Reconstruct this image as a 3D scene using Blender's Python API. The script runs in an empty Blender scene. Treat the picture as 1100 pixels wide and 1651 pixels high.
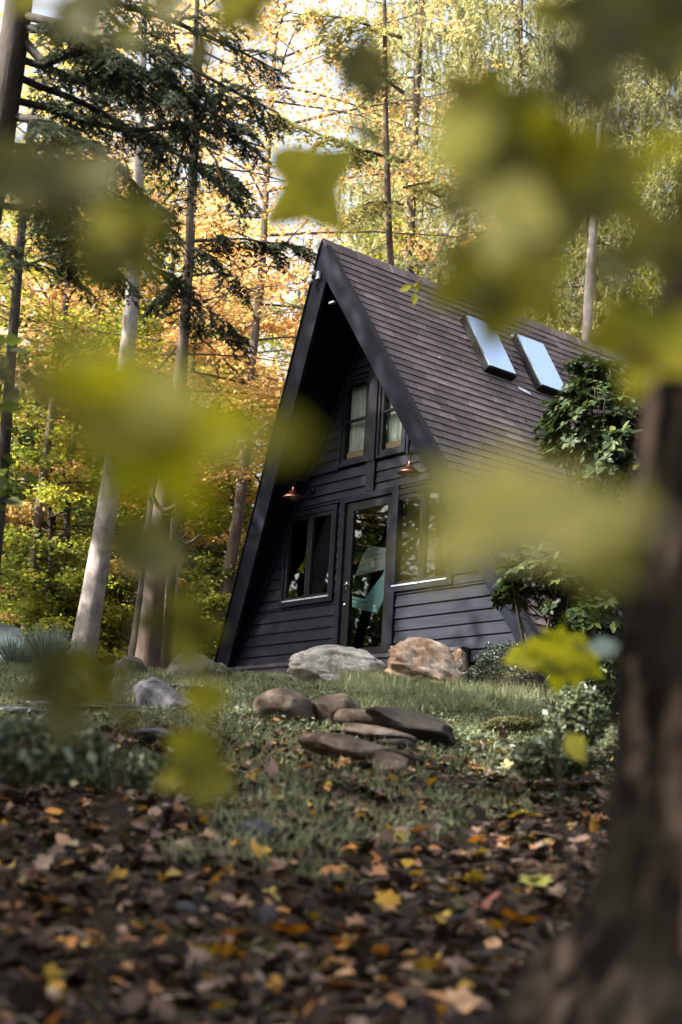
import bpy, bmesh, math, random
import numpy as np
from mathutils import Vector, Matrix, noise as mnoise
PI = math.pi
random.seed(7)
scene = bpy.context.scene
COL = scene.collection

# ------------------------------------------------------------------ camera
CAM = np.array([13.535, -11.501, -2.191])
YAW, PITCH, ROLL = math.radians(50.892), math.radians(12.818), math.radians(3.287)
FWD = np.array([-math.sin(YAW) * math.cos(PITCH), math.cos(YAW) * math.cos(PITCH), math.sin(PITCH)])
_r = np.array([math.cos(YAW), math.sin(YAW), 0.0]); _u = np.cross(_r, FWD)
RGT = math.cos(ROLL) * _r + math.sin(ROLL) * _u
UP = -math.sin(ROLL) * _r + math.cos(ROLL) * _u
FH = np.array([-math.sin(YAW), math.cos(YAW), 0.0])
FPX = 50 / 36 * 1651
cd = bpy.data.cameras.new('camera'); cam = bpy.data.objects.new('camera', cd); COL.objects.link(cam)
cam.matrix_world = Matrix(((RGT[0], UP[0], -FWD[0], CAM[0]), (RGT[1], UP[1], -FWD[1], CAM[1]),
                           (RGT[2], UP[2], -FWD[2], CAM[2]), (0, 0, 0, 1)))
cd.sensor_fit = 'VERTICAL'; cd.sensor_height = 36; cd.lens = 50
cd.clip_start = 0.05; cd.clip_end = 2000
cd.dof.use_dof = True; cd.dof.focus_distance = 17.0; cd.dof.aperture_fstop = 1.6
scene.camera = cam

# ------------------------------------------------------------------ light
SUN_AZ = YAW + math.radians(112)          # measured from +y towards -x
SUN_EL = math.radians(37)
SDIR = Vector((-math.sin(SUN_AZ) * math.cos(SUN_EL), math.cos(SUN_AZ) * math.cos(SUN_EL), math.sin(SUN_EL)))
world = bpy.data.worlds.new('World'); scene.world = world; world.use_nodes = True
wn = world.node_tree.nodes; wl = world.node_tree.links
bg = wn['Background']; sky = wn.new('ShaderNodeTexSky')
sky.sky_type = 'NISHITA'; sky.sun_disc = False; sky.sun_elevation = SUN_EL
sky.sun_rotation = math.atan2(SDIR.x, SDIR.y)
sky.air_density = 1.0; sky.dust_density = 8.0; sky.ozone_density = 1.0
hs = wn.new('ShaderNodeHueSaturation'); hs.inputs['Saturation'].default_value = .45; hs.inputs['Value'].default_value = 1.15   # thin high cloud
wl.new(sky.outputs[0], hs.inputs['Color']); wl.new(hs.outputs[0], bg.inputs[0]); bg.inputs[1].default_value = 0.115
sl = bpy.data.lights.new('sun', 'SUN'); sl.energy = 5.0; sl.angle = math.radians(0.55); sl.color = (1.0, 0.93, 0.82)
so = bpy.data.objects.new('sun', sl); COL.objects.link(so)
so.rotation_euler = SDIR.to_track_quat('Z', 'Y').to_euler()
scene.view_settings.view_transform = 'Standard'; scene.view_settings.look = 'None'
scene.view_settings.gamma = 1; scene.view_settings.exposure = 2.25
scene.view_settings.use_curve_mapping = False
scene.cycles.max_bounces = 6; scene.cycles.transparent_max_bounces = 8
scene.cycles.diffuse_bounces = 3; scene.cycles.glossy_bounces = 3; scene.cycles.transmission_bounces = 4
scene.cycles.sample_clamp_indirect = 6

# ------------------------------------------------------------------ helpers
def at(px, py, depth):
    d = FWD + RGT * (px - 550) / FPX - UP * (py - 825.5) / FPX
    return CAM + d * depth
_S = [-60, 0, 3, 4.2, 6, 8, 10, 12, 14, 16, 17.5, 19, 25, 60, 140, 900]
_Z = [-9, -2.78, -2.75, -2.69, -2.40, -1.97, -1.57, -1.24, -.96, -.64, -.40, -.28, -.12, 1.2, 4, 26]
def ground(x, y):
    x = np.asarray(x, float); y = np.asarray(y, float)
    s = (x - CAM[0]) * FH[0] + (y - CAM[1]) * FH[1]
    l = (x - CAM[0]) * FH[1] - (y - CAM[1]) * FH[0]
    z = np.interp(s, _S, _Z)
    w = np.clip(1 - np.abs(s - 9) / 11, 0, 1)
    z = z + w * (0.05 * np.sin(x * 1.3 + 1.0) * np.cos(y * 1.1) + 0.03 * np.sin(x * 3.1 + y * 2.3) + 0.015 * np.sin(x * 7 - y * 6))
    near = np.clip(1 - np.hypot(x, y - 3) / 7.5, 0, 1)
    return np.where((np.abs(x) < 3.2) & (y > -0.2) & (y < 8), -0.24, z * (1 - near * .6) - .24 * near * .6)
def hit(px, py, dmin=2.5, dmax=60):
    ds = np.linspace(dmin, dmax, 3000)
    d = FWD + RGT * (px - 550) / FPX - UP * (py - 825.5) / FPX
    P = CAM + d[None] * ds[:, None]
    g = ground(P[:, 0], P[:, 1])
    k = np.argmax(P[:, 2] <= g)
    if P[k, 2] > g[k]: k = len(ds) - 1
    return P[k], ds[k]
def tag(o, label=None, cat=None, group=None, kind=None):
    if label: o['label'] = label
    if cat: o['category'] = cat
    if group: o['group'] = group
    if kind: o['kind'] = kind
    return o
def empty(name, loc=(0, 0, 0), label=None, cat=None, group=None):
    o = bpy.data.objects.new(name, None); COL.objects.link(o); o.location = loc
    o.empty_display_size = .1
    return tag(o, label, cat, group)
def link(name, me, parent=None, loc=None):
    o = bpy.data.objects.new(name, me); COL.objects.link(o)
    if parent is not None: o.parent = parent
    if loc is not None: o.location = loc
    return o
def mesh(name, V, F, mat, smooth=False):
    """V (n,3), F: list of (m,k) integer arrays"""
    V = np.asarray(V, np.float32); Fs = [np.asarray(f, np.int32) for f in (F if isinstance(F, list) else [F]) if len(f)]
    me = bpy.data.meshes.new(name)
    me.vertices.add(len(V)); me.vertices.foreach_set('co', V.ravel())
    li = np.concatenate([f.ravel() for f in Fs]); cnt = np.concatenate([np.full(len(f), f.shape[1]) for f in Fs])
    me.loops.add(len(li)); me.loops.foreach_set('vertex_index', li)
    me.polygons.add(len(cnt)); st = np.concatenate([[0], np.cumsum(cnt)[:-1]])
    me.polygons.foreach_set('loop_start', st.astype(np.int32)); me.polygons.foreach_set('loop_total', cnt.astype(np.int32))
    me.polygons.foreach_set('use_smooth', np.full(len(cnt), bool(smooth)))
    me.update(calc_edges=True); me.materials.append(mat)
    return me
class MB:
    def __init__(s): s.V = []; s.F = {}; s.n = 0
    def add(s, V, F):
        V = np.asarray(V, float)
        for f in (F if isinstance(F, list) and len(F) and isinstance(F[0], np.ndarray) else [np.asarray(F)]):
            s.F.setdefault(f.shape[1], []).append(f + s.n)
        s.V.append(V); s.n += len(V)
    def box(s, a, b, M=None):
        a = np.minimum(a, b) if False else np.array(a, float); b = np.array(b, float)
        V = np.array([[x, y, z] for x in (a[0], b[0]) for y in (a[1], b[1]) for z in (a[2], b[2])])
        if M is not None: V = V @ M[:3, :3].T + M[:3, 3]
        s.add(V, np.array([[0, 1, 3, 2], [4, 6, 7, 5], [0, 4, 5, 1], [2, 3, 7, 6], [0, 2, 6, 4], [1, 5, 7, 3]]))
    def hexa(s, V):   # 8 points ordered like box
        s.add(V, np.array([[0, 1, 3, 2], [4, 6, 7, 5], [0, 4, 5, 1], [2, 3, 7, 6], [0, 2, 6, 4], [1, 5, 7, 3]]))
    def tube(s, P, R, n=6, cap=False):
        P = np.asarray(P, float); R = np.broadcast_to(np.asarray(R, float), (len(P),))
        T = np.gradient(P, axis=0); T /= np.linalg.norm(T, axis=1)[:, None] + 1e-9
        ref = np.array([0, 0, 1.]) if abs(T[0, 2]) < .9 else np.array([1., 0, 0])
        A = np.cross(T, ref); A /= np.linalg.norm(A, axis=1)[:, None] + 1e-9; B = np.cross(T, A)
        th = np.arange(n) * 2 * PI / n
        V = P[:, None] + R[:, None, None] * (np.cos(th)[None, :, None] * A[:, None] + np.sin(th)[None, :, None] * B[:, None])
        i = np.arange(len(P) - 1)[:, None] * n; j = np.arange(n)[None]; k = (j + 1) % n
        F = np.stack([i + j, i + k, i + n + k, i + n + j], -1).reshape(-1, 4)
        s.add(V.reshape(-1, 3), F)
        if cap:
            m = s.n - len(P) * n
            s.F.setdefault(n, []).append(np.array([list(range(m, m + n))])); q = s.n - n
            s.F[n].append(np.array([list(range(q + n - 1, q - 1, -1))]))
    def lathe(s, prof, c, axis='z', n=16):
        c = np.array(c, float); th = np.arange(n) * 2 * PI / n; V = []
        for r, h in prof:
            for t in th:
                p = (r * math.cos(t), r * math.sin(t), h)
                if axis == 'y': p = (p[0], p[2], p[1])
                if axis == 'x': p = (p[2], p[0], p[1])
                V.append(c + p)
        i = np.arange(len(prof) - 1)[:, None] * n; j = np.arange(n)[None]; k = (j + 1) % n
        s.add(np.array(V), np.stack([i + j, i + k, i + n + k, i + n + j], -1).reshape(-1, 4))
    def mesh(s, name, mat, smooth=False):
        return mesh(name, np.concatenate(s.V), [np.concatenate(f) for f in s.F.values()], mat, smooth)
    def build(s, name, mat, parent=None, smooth=False):
        return link(name, s.mesh(name, mat, smooth), parent)
def unit(v): return v / (np.linalg.norm(v, axis=-1, keepdims=True) + 1e-9)
def scatter(tV, tF, P, X, Z, S):
    """leaf template (x = length, y = width, z = normal) at points P, along X, facing Z"""
    X = unit(X); Y = unit(np.cross(Z, X)); Z = np.cross(X, Y)
    S = np.asarray(S, float); S = S[:, None] if S.ndim == 1 else S
    if S.shape[1] == 1: S = np.repeat(S, 3, 1)
    V = P[:, None] + (tV[None, :, 0:1] * S[:, None, 0:1]) * X[:, None] + (tV[None, :, 1:2] * S[:, None, 1:2]) * Y[:, None] + (tV[None, :, 2:3] * S[:, None, 2:3]) * Z[:, None]
    n, k = len(P), len(tV)
    return V.reshape(-1, 3), [(np.asarray(f)[None] + (np.arange(n) * k)[:, None, None]).reshape(-1, np.asarray(f).shape[1]) for f in tF]
# leaf templates, length 1 along x
LEAF4 = (np.array([[0, 0, 0], [.45, .3, .06], [1, 0, -.05], [.45, -.3, .06]]), [np.array([[0, 3, 2, 1]])])
BLADE = (np.array([[0, -.5, 0], [0, .5, 0], [.55, .38, .12], [.55, -.38, .12], [1, 0, .42]]), [np.array([[0, 3, 2, 1]]), np.array([[3, 4, 2]])])
NEEDLE = (np.array([[0, -.5, 0], [.0, .5, 0], [1, 0.1, 0]]), [np.array([[0, 2, 1]])])
def outline_leaf(half, nz=.0, droop=.15, seed=0):
    """half: (x,y) of the upper edge from stalk to tip; makes a two-sided, lightly folded and curled blade"""
    rg = np.random.RandomState(seed)
    pts = [(x, y) for x, y in half]; n = len(pts)
    V = []; 
    for sgn in (1, -1):
        for i, (x, y) in enumerate(pts):
            V.append((x + rg.normal() * .01, sgn * y * (1 + .06 * rg.normal()), .22 * abs(y) - droop * x * x + rg.normal() * nz))
    mid = [(x, 0, -droop * x * x) for x in np.linspace(0, pts[-1][0], 4)]
    V += mid; V = np.array(V); m0 = 2 * n
    F = []
    for sgn, o in ((1, 0), (-1, n)):
        for i in range(n - 1):
            a, b = o + i, o + i + 1
            mx = lambda x: m0 + int(np.clip(round(x / pts[-1][0] * 3 - .2), 0, 3))
            ma, mb = mx(min(pts[i][0], pts[i + 1][0])), mx(max(pts[i][0], pts[i + 1][0]))
            t = (ma, a, b) if sgn < 0 else (ma, b, a)
            F.append(t)
            if mb != ma: F.append((ma, b, mb) if sgn < 0 else (ma, mb, b))
    return V, [np.array(F)]
MAPLE = [(0, .02), (-.08, .18), (-.12, .38), (.1, .34), (.05, .5), (.12, .62), (.3, .44), (.42, .55), (.62, .62), (.5, .36), (.46, .16), (.66, .2), (.78, .16), (1.02, 0)]
TULIP = [(0, .02), (.0, .3), (.12, .46), (.3, .42), (.42, .3), (.55, .32), (.95, .44), (.88, .2), (.8, 0)]
OVAL = [(0, .0), (.12, .14), (.32, .25), (.55, .27), (.78, .18), (.92, .07), (1, 0)]

# ------------------------------------------------------------------ materials
def nmat(name):
    m = bpy.data.materials.new(name); m.use_nodes = True
    nt = m.node_tree; return m, nt, nt.nodes['Principled BSDF'], nt.nodes['Material Output']
def ramp(nt, cols, src, interp='LINEAR'):
    r = nt.nodes.new('ShaderNodeValToRGB'); r.color_ramp.interpolation = interp
    e = r.color_ramp.elements
    while len(e) < len(cols): e.new(.5)
    for i, (p, c) in enumerate(cols): e[i].position = p; e[i].color = (*c, 1)
    nt.links.new(src, r.inputs[0]); return r
def rnd_src(nt):
    g = nt.nodes.new('ShaderNodeNewGeometry'); o = nt.nodes.new('ShaderNodeObjectInfo')
    a = nt.nodes.new('ShaderNodeMath'); a.operation = 'ADD'
    nt.links.new(g.outputs['Random Per Island'], a.inputs[0]); nt.links.new(o.outputs['Random'], a.inputs[1])
    f = nt.nodes.new('ShaderNodeMath'); f.operation = 'FRACT'; nt.links.new(a.outputs[0], f.inputs[0])
    return f.outputs[0]
def noise(nt, scale, detail=4, rough=.55, vec=None, space='Object', stretch=None, dist=0):
    t = nt.nodes.new('ShaderNodeTexCoord'); n = nt.nodes.new('ShaderNodeTexNoise')
    n.inputs['Scale'].default_value = scale; n.inputs['Detail'].default_value = detail
    n.inputs['Roughness'].default_value = rough; n.inputs['Distortion'].default_value = dist
    s = t.outputs[space]
    if stretch:
        m = nt.nodes.new('ShaderNodeMapping'); m.inputs['Scale'].default_value = stretch
        nt.links.new(s, m.inputs[0]); s = m.outputs[0]
    nt.links.new(s, n.inputs['Vector']); return n
def bump(nt, bs, src, strength=.4, dist=.02):
    b = nt.nodes.new('ShaderNodeBump'); b.inputs['Strength'].default_value = strength; b.inputs['Distance'].default_value = dist
    nt.links.new(src, b.inputs['Height']); nt.links.new(b.outputs[0], bs.inputs['Normal']); return b
def leafmat(name, cols, trans=.4, rough=.5, spec=.3, clump=0, tcol=1.0, island=True, vein=False):
    m, nt, bs, out = nmat(name)
    src = rnd_src(nt)
    if clump:
        n = noise(nt, clump, 2, space='Object'); a = nt.nodes.new('ShaderNodeMath'); a.operation = 'MULTIPLY_ADD'
        a.inputs[1].default_value = .45; nt.links.new(src, a.inputs[0])
        s = nt.nodes.new('ShaderNodeMapRange'); s.inputs[1].default_value = .3; s.inputs[2].default_value = .7
        s.inputs[3].default_value = 0; s.inputs[4].default_value = .55
        nt.links.new(n.outputs[0], s.inputs[0]); nt.links.new(s.outputs[0], a.inputs[2]); src = a.outputs[0]
    r = ramp(nt, cols, src); colout = r.outputs[0]
    if vein:
        n = noise(nt, 16, 4); mx = nt.nodes.new('ShaderNodeMix'); mx.data_type = 'RGBA'; mx.blend_type = 'MULTIPLY'
        mx.inputs[0].default_value = .85
        rr = ramp(nt, [(.35, (.4, .45, .4)), (.65, (1.3, 1.25, 1.2))], n.outputs[0])
        nt.links.new(colout, mx.inputs[6]); nt.links.new(rr.outputs[0], mx.inputs[7]); colout = mx.outputs[2]
    nt.links.new(colout, bs.inputs['Base Color']); bs.inputs['Roughness'].default_value = rough
    bs.inputs['Specular IOR Level'].default_value = spec
    if trans > 0:
        t = nt.nodes.new('ShaderNodeBsdfTranslucent'); mx = nt.nodes.new('ShaderNodeMixShader')
        g = nt.nodes.new('ShaderNodeHueSaturation'); g.inputs['Saturation'].default_value = 1.1; g.inputs['Value'].default_value = 1.8 * tcol
        nt.links.new(colout, g.inputs['Color']); nt.links.new(g.outputs[0], t.inputs[0])
        mx.inputs[0].default_value = trans; nt.links.new(bs.outputs[0], mx.inputs[1]); nt.links.new(t.outputs[0], mx.inputs[2])
        nt.links.new(mx.outputs[0], out.inputs[0])
    return m
def barkmat(name, cols, scale=6, stretch=(1, 1, .18), bstr=.8, bd=.03, blotch=None):
    m, nt, bs, out = nmat(name)
    n = noise(nt, scale, 8, .65, stretch=stretch, dist=.4); r = ramp(nt, cols, n.outputs[0])
    c = r.outputs[0]
    if blotch:
        n2 = noise(nt, 3.5, 5, .6); r2 = ramp(nt, [(.5, (0, 0, 0)), (.62, (1, 1, 1))], n2.outputs[0])
        mx = nt.nodes.new('ShaderNodeMix'); mx.data_type = 'RGBA'; mx.inputs[7].default_value = (*blotch, 1)
        nt.links.new(r2.outputs[0], mx.inputs[0]); nt.links.new(c, mx.inputs[6]); c = mx.outputs[2]
    nt.links.new(c, bs.inputs['Base Color']); bs.inputs['Roughness'].default_value = .9; bs.inputs['Specular IOR Level'].default_value = .15
    bump(nt, bs, n.outputs[0], bstr, bd); return m
def flat(name, col, rough=.6, metal=0, spec=.4, var=.25, scale=8, b=.15, stretch=None):
    m, nt, bs, out = nmat(name)
    n = noise(nt, scale, 5, .6, stretch=stretch)
    lo = tuple(c * (1 - var) for c in col); hi = tuple(c * (1 + var) for c in col)
    r = ramp(nt, [(.3, lo), (.7, hi)], n.outputs[0]); nt.links.new(r.outputs[0], bs.inputs['Base Color'])
    bs.inputs['Roughness'].default_value = rough; bs.inputs['Metallic'].default_value = metal
    bs.inputs['Specular IOR Level'].default_value = spec
    if b: bump(nt, bs, n.outputs[0], b, .01)
    return m
G = {}
G['gold'] = leafmat('gold_leaves', [(0, (.14, .16, .05)), (.3, (.36, .33, .08)), (.6, (.48, .37, .11)), (.85, (.46, .27, .08)), (1, (.55, .48, .2))], .5, clump=.5)
G['orange'] = leafmat('orange_leaves', [(0, (.2, .19, .08)), (.35, (.44, .31, .13)), (.7, (.42, .24, .12)), (1, (.52, .42, .2))], .5, clump=.5)
G['lime'] = leafmat('yellow_green_leaves', [(0, (.05, .075, .02)), (.35, (.14, .17, .035)), (.7, (.28, .27, .05)), (1, (.44, .38, .08))], .45, clump=.6)
G['green'] = leafmat('green_leaves', [(0, (.02, .04, .012)), (.5, (.05, .075, .018)), (1, (.12, .14, .03))], .35, clump=.6)
G['spruce'] = leafmat('spruce_needles', [(0, (.05, .065, .03)), (.4, (.14, .15, .06)), (.75, (.32, .29, .12)), (1, (.5, .42, .2))], .35, clump=.8)
G['hemlock'] = leafmat('hemlock_needles', [(0, (.014, .02, .014)), (.6, (.032, .042, .026)), (1, (.07, .08, .05))], .25, clump=1)
G['rhodo'] = leafmat('rhododendron_leaves', [(0, (.01, .02, .01)), (.6, (.024, .038, .014)), (.93, (.05, .07, .02)), (1, (.08, .09, .025))], .15, rough=.5, spec=.15)
G['box'] = leafmat('boxwood_leaves', [(0, (.008, .015, .009)), (.8, (.02, .032, .018)), (1, (.09, .11, .07))], .15, rough=.35, spec=.5)
G['grass'] = leafmat('grass_blades', [(0, (.06, .075, .038)), (.5, (.13, .145, .075)), (.85, (.2, .22, .13)), (1, (.28, .24, .16))], .3, clump=1.2)
G['bluegrass'] = leafmat('blue_grass', [(0, (.1, .13, .1)), (1, (.26, .32, .28))], .2)
G['cover'] = leafmat('ground_cover', [(0, (.02, .03, .015)), (.5, (.05, .062, .028)), (.85, (.1, .12, .06)), (1, (.2, .25, .2))], .2, rough=.4)
G['moss'] = leafmat('moss', [(0, (.025, .03, .01)), (1, (.08, .075, .02))], .2)
G['litter'] = leafmat('leaf_litter', [(0, (.01, .007, .0055)), (.42, (.022, .014, .0105)), (.62, (.048, .03, .023)), (.77, (.1, .064, .052)), (.86, (.25, .18, .15)), (.93, (.38, .16, .045)), (.97, (.36, .23, .03)), (1, (.2, .21, .17))], .15, rough=.65, spec=.15)
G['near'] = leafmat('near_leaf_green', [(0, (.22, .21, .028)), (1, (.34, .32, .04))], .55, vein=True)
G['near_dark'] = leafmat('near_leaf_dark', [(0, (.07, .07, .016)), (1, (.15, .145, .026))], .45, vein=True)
G['near_lit'] = leafmat('near_leaf_lit', [(0, (.4, .4, .03)), (1, (.5, .48, .05))], .5, vein=True)  # brighter copy of the leaf green, sunlight on the seedling painted in
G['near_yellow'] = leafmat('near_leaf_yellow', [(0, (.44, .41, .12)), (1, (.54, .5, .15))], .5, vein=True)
G['near_pale'] = leafmat('near_leaf_pale', [(0, (.3, .38, .34)), (1, (.36, .44, .4))], .3)
G['bark_grey'] = barkmat('pale_grey_bark', [(.3, (.13, .115, .11)), (.55, (.28, .25, .24)), (.75, (.42, .38, .37))], 9, (1, 1, .5), .5, blotch=None)
G['bark_brown'] = barkmat('brown_bark', [(.3, (.035, .028, .024)), (.6, (.12, .09, .075)), (.8, (.2, .15, .12))], 7, (1, 1, .2))
G['bark_dark'] = barkmat('dark_bark', [(.3, (.015, .013, .012)), (.6, (.05, .042, .038)), (.8, (.09, .075, .065))], 7, (1, 1, .25))
G['bark_near'] = barkmat('furrowed_bark', [(.38, (.004, .0035, .003)), (.5, (.018, .014, .012)), (.64, (.24, .175, .14))], 16, (1, 1, .16), 1.0, .05, blotch=(.03, .026, .02))
G['twig'] = flat('twig', (.06, .045, .035), .8)

# ------------------------------------------------------------------ house materials
def shingle_mat():
    m, nt, bs, out = nmat('asphalt_shingle')
    r = ramp(nt, [(0, (.066, .051, .055)), (.4, (.086, .067, .072)), (.75, (.1, .08, .085)), (1, (.128, .103, .108))], rnd_src(nt))
    n = noise(nt, 260, 3, .7); n2 = noise(nt, 1.1, 4, .6)
    mx = nt.nodes.new('ShaderNodeMix'); mx.data_type = 'RGBA'; mx.blend_type = 'MULTIPLY'; mx.inputs[0].default_value = 1
    rr = ramp(nt, [(.3, (.6, .6, .6)), (.7, (1.25, 1.25, 1.25))], n.outputs[0])
    nt.links.new(r.outputs[0], mx.inputs[6]); nt.links.new(rr.outputs[0], mx.inputs[7])
    m2 = nt.nodes.new('ShaderNodeMix'); m2.data_type = 'RGBA'; m2.blend_type = 'MULTIPLY'; m2.inputs[0].default_value = 1
    r2 = ramp(nt, [(.35, (.75, .78, .78)), (.65, (1.15, 1.1, 1.08))], n2.outputs[0])
    nt.links.new(mx.outputs[2], m2.inputs[6]); nt.links.new(r2.outputs[0], m2.inputs[7])
    nt.links.new(m2.outputs[2], bs.inputs['Base Color']); bs.inputs['Roughness'].default_value = .85
    bs.inputs['Specular IOR Level'].default_value = .25; bump(nt, bs, n.outputs[0], .5, .004); return m
SHINGLE = shingle_mat()
NAVY = flat('navy_siding_paint', (.0105, .0122, .0195), .6, spec=.09, var=.5, scale=5, b=.12, stretch=(.6, 6, 14))
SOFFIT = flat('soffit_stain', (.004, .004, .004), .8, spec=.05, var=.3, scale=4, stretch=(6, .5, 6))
TRIM = flat('navy_trim_paint', (.0062, .0075, .0135), .55, spec=.1, var=.4, scale=3.5, b=.1)
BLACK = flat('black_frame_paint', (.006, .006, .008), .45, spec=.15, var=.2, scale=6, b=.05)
DECKM = flat('step_paint', (.03, .027, .038), .6, var=.3, scale=5, b=.2, stretch=(.5, 5, 5))
COPPER = flat('copper', (.38, .16, .13), .3, 1.0, var=.3, scale=20, b=.05)
STEEL = flat('brushed_steel', (.6, .6, .62), .25, 1.0, var=.1, b=0)
WHITE = flat('white_plastic', (.3, .33, .33), .4, var=.05, b=0)
FLASH = flat('flashing_metal', (.42, .46, .52), .4, .6, var=.15, b=0)
CURTAIN = flat('cream_curtain', (.36, .34, .31), .9, var=.35, scale=6, b=.3, stretch=(6, 6, .6))
WOODI = flat('pine_board', (.22, .12, .06), .6, var=.2, b=.05)
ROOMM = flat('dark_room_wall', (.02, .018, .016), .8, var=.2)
def glassmat(name, refl, tint=(.8, .85, .85), rough=.0, rcol=(.9, .95, 1)):
    m, nt, bs, out = nmat(name); nt.nodes.remove(bs)
    g = nt.nodes.new('ShaderNodeBsdfGlossy'); g.inputs['Roughness'].default_value = rough; g.inputs[0].default_value = (*rcol, 1)
    t = nt.nodes.new('ShaderNodeBsdfTransparent'); t.inputs[0].default_value = (*tint, 1)
    mx = nt.nodes.new('ShaderNodeMixShader'); mx.inputs[0].default_value = refl
    lw = nt.nodes.new('ShaderNodeLayerWeight'); f = nt.nodes.new('ShaderNodeMath'); f.operation = 'POWER'; f.inputs[1].default_value = 3; nt.links.new(lw.outputs['Facing'], f.inputs[0])
    a = nt.nodes.new('ShaderNodeMath'); a.operation = 'ADD'; a.use_clamp = True; a.inputs[1].default_value = refl
    nt.links.new(f.outputs[0], a.inputs[0]); nt.links.new(a.outputs[0], mx.inputs[0])
    nt.links.new(t.outputs[0], mx.inputs[1]); nt.links.new(g.outputs[0], mx.inputs[2]); nt.links.new(mx.outputs[0], out.inputs[0])
    return m
GLASS = glassmat('window_glass', .0)
SKYGLASS = glassmat('skylight_glass', .97, (.5, .6, .7), .12, (.66, .8, 1))

# ------------------------------------------------------------------ cabin
H0, T = 5.25, .20
S60 = math.sqrt(3) / 2
yf = lambda z: -(0.1 + .9 * z / H0)
hw = lambda z: (H0 - T / .5 - z) / (2 * S60)          # half width of the wall at height z
house = empty('cabin', (0, 0, 0), 'navy A-frame cabin with steep brown shingle roof on top of the slope', 'cabin')
YB = 7.6
roof = MB()
for s in (1, -1):
    xo, xi = s * (H0 + .3) / (2 * S60), s * ((H0 + .3) / (2 * S60) - T / S60)
    P = lambda x, z, yy: [x, yf(z) if yy == 0 else YB, z]
    V = [P(0, H0 - T / .5, 0), P(0, H0, 0), P(0, H0 - T / .5, 1), P(0, H0, 1), P(xi, -.3, 0), P(xo, -.3, 0), P(xi, -.3, 1), P(xo, -.3, 1)]
    roof.hexa(V)
roof = roof.build('roof', SOFFIT, house)
def slope_pt(u, off, y, s=1):
    return np.array([s * (u / 2 + off * S60), y, H0 - S60 * u + off * .5])
for s in (1, -1):                                     # fascia boards, mitred at the peak, following the prow
    b = MB(); V = []
    for (off, uu) in ((.02, None), (-.25, None)):
        pass
    def fpt(off, z, front):
        # point on the rake at height z, offset perpendicular
        x = s * ((H0 - z) / (2 * S60) + off / S60)
        return [x, yf(z) - (.05 if front else .004), z]
    zt_o = H0 + .02 / .5; zt_i = H0 - .25 / .5
    top_o = lambda f: [0, yf(zt_o) - (.05 if f else .004), zt_o]; top_i = lambda f: [0, yf(zt_i) - (.05 if f else .004), zt_i]
    b.hexa([top_i(1), top_o(1), top_i(0), top_o(0), fpt(-.25, -.3, 1), fpt(.02, -.3, 1), fpt(-.25, -.3, 0), fpt(.02, -.3, 0)])
    fo = b.build('fascia_board', TRIM, roof)
    b = MB()                                          # thin drip edge over the rake
    def dpt(off, z, dy): return [s * ((H0 - z) / (2 * S60) + off / S60), yf(z) + dy, z]
    b.hexa([dpt(.022, 5.2, -.07), dpt(.034, 5.2, -.07), dpt(.022, 5.2, .02), dpt(.034, 5.2, .02), dpt(.022, -.28, -.07), dpt(.034, -.28, -.07), dpt(.022, -.28, .02), dpt(.034, -.28, .02)])
    b.build('drip_edge', BLACK, roof)
# shingles, course by course
EXP = .127; TABW = .30
SKY = [(1.12, 1.66, .62, 1.60), (2.12, 2.68, .62, 1.62)]
tabs = []
for s in (1, -1):
    for k in range(49):
        u0 = k * EXP; zz = H0 - S60 * (u0 + EXP); j = 0
        y = yf(max(zz, -.3)) - .045 - (.15 if k % 2 else 0) - random.choice((0, .0, .05)) 
        ystart = yf(max(zz, -.3)) - .045
        while y < YB:
            a, b = max(y, ystart), min(y + TABW - .006, YB + .02)
            if b - a > .04:
                inside = s > 0 and any(a > q[0] and b < q[1] and u0 > q[2] and u0 + EXP < q[3] for q in SKY)
                if not inside: tabs.append((s, u0, a, b))
            y += TABW
def tab_mesh(w, seed):
    rg = np.random.RandomState(seed); m = MB(); lift = .015 + rg.uniform(-.002, .007); e = rg.uniform(-.004, .004)
    # local: x down slope, y along, z normal
    m.hexa([[0, 0, .0], [0, 0, .004], [0, w, 0], [0, w, .004], [EXP + .006 + e, 0, .002], [EXP + .006 + e, 0, lift], [EXP + .006, w, .002], [EXP + .006, w, lift + rg.uniform(-.002, .002)]])
    return m
RM = lambda s: np.array([[s * .5, 0, s * S60], [0, 1, 0], [-S60, 0, .5]])
cache = {}
def tdist(t):
    p = slope_pt(t[1], 0, (t[2] + t[3]) / 2, t[0]); return np.linalg.norm(p - CAM) - .25 * p[2]
cand = sorted([t for t in tabs if t[0] > 0 and t[1] < 4.4 and t[2] < 5], key=tdist)[:300]
cset = set(cand)
for n, t in enumerate(cand):
    s, u0, a, b = t; w = round(b - a, 2); key = (w, n % 4)
    if key not in cache: cache[key] = tab_mesh(w, n % 4).mesh('shingle', SHINGLE)
    o = link('shingle', cache[key], roof)
    M = Matrix.Identity(4); R3 = RM(1)
    for i in range(3):
        for j in range(3): M[i][j] = R3[i][j]
    p = slope_pt(u0, .003, a); M.translation = Vector(p); o.matrix_local = M
rest = MB()
for n, t in enumerate(tabs):
    if t in cset: continue
    s, u0, a, b = t; V = tab_mesh(b - a, n % 17).V[0] @ RM(s).T + slope_pt(u0, .003, a, s)
    rest.hexa(V)
o = rest.build('shingles', SHINGLE, roof); o['kind'] = 'stuff'
rl = np.random.RandomState(9); nl = 420; uu = rl.uniform(.1, 5.8, nl); yy = rl.uniform(-.3, 7, nl)
uu[:150] = rl.normal(.55, .1, 150); yy[:75] = rl.uniform(1.1, 1.7, 75); yy[75:150] = rl.uniform(2.1, 2.7, 75)
PL = np.array([slope_pt(a, .024, b) for a, b in zip(uu, yy)])
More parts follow.
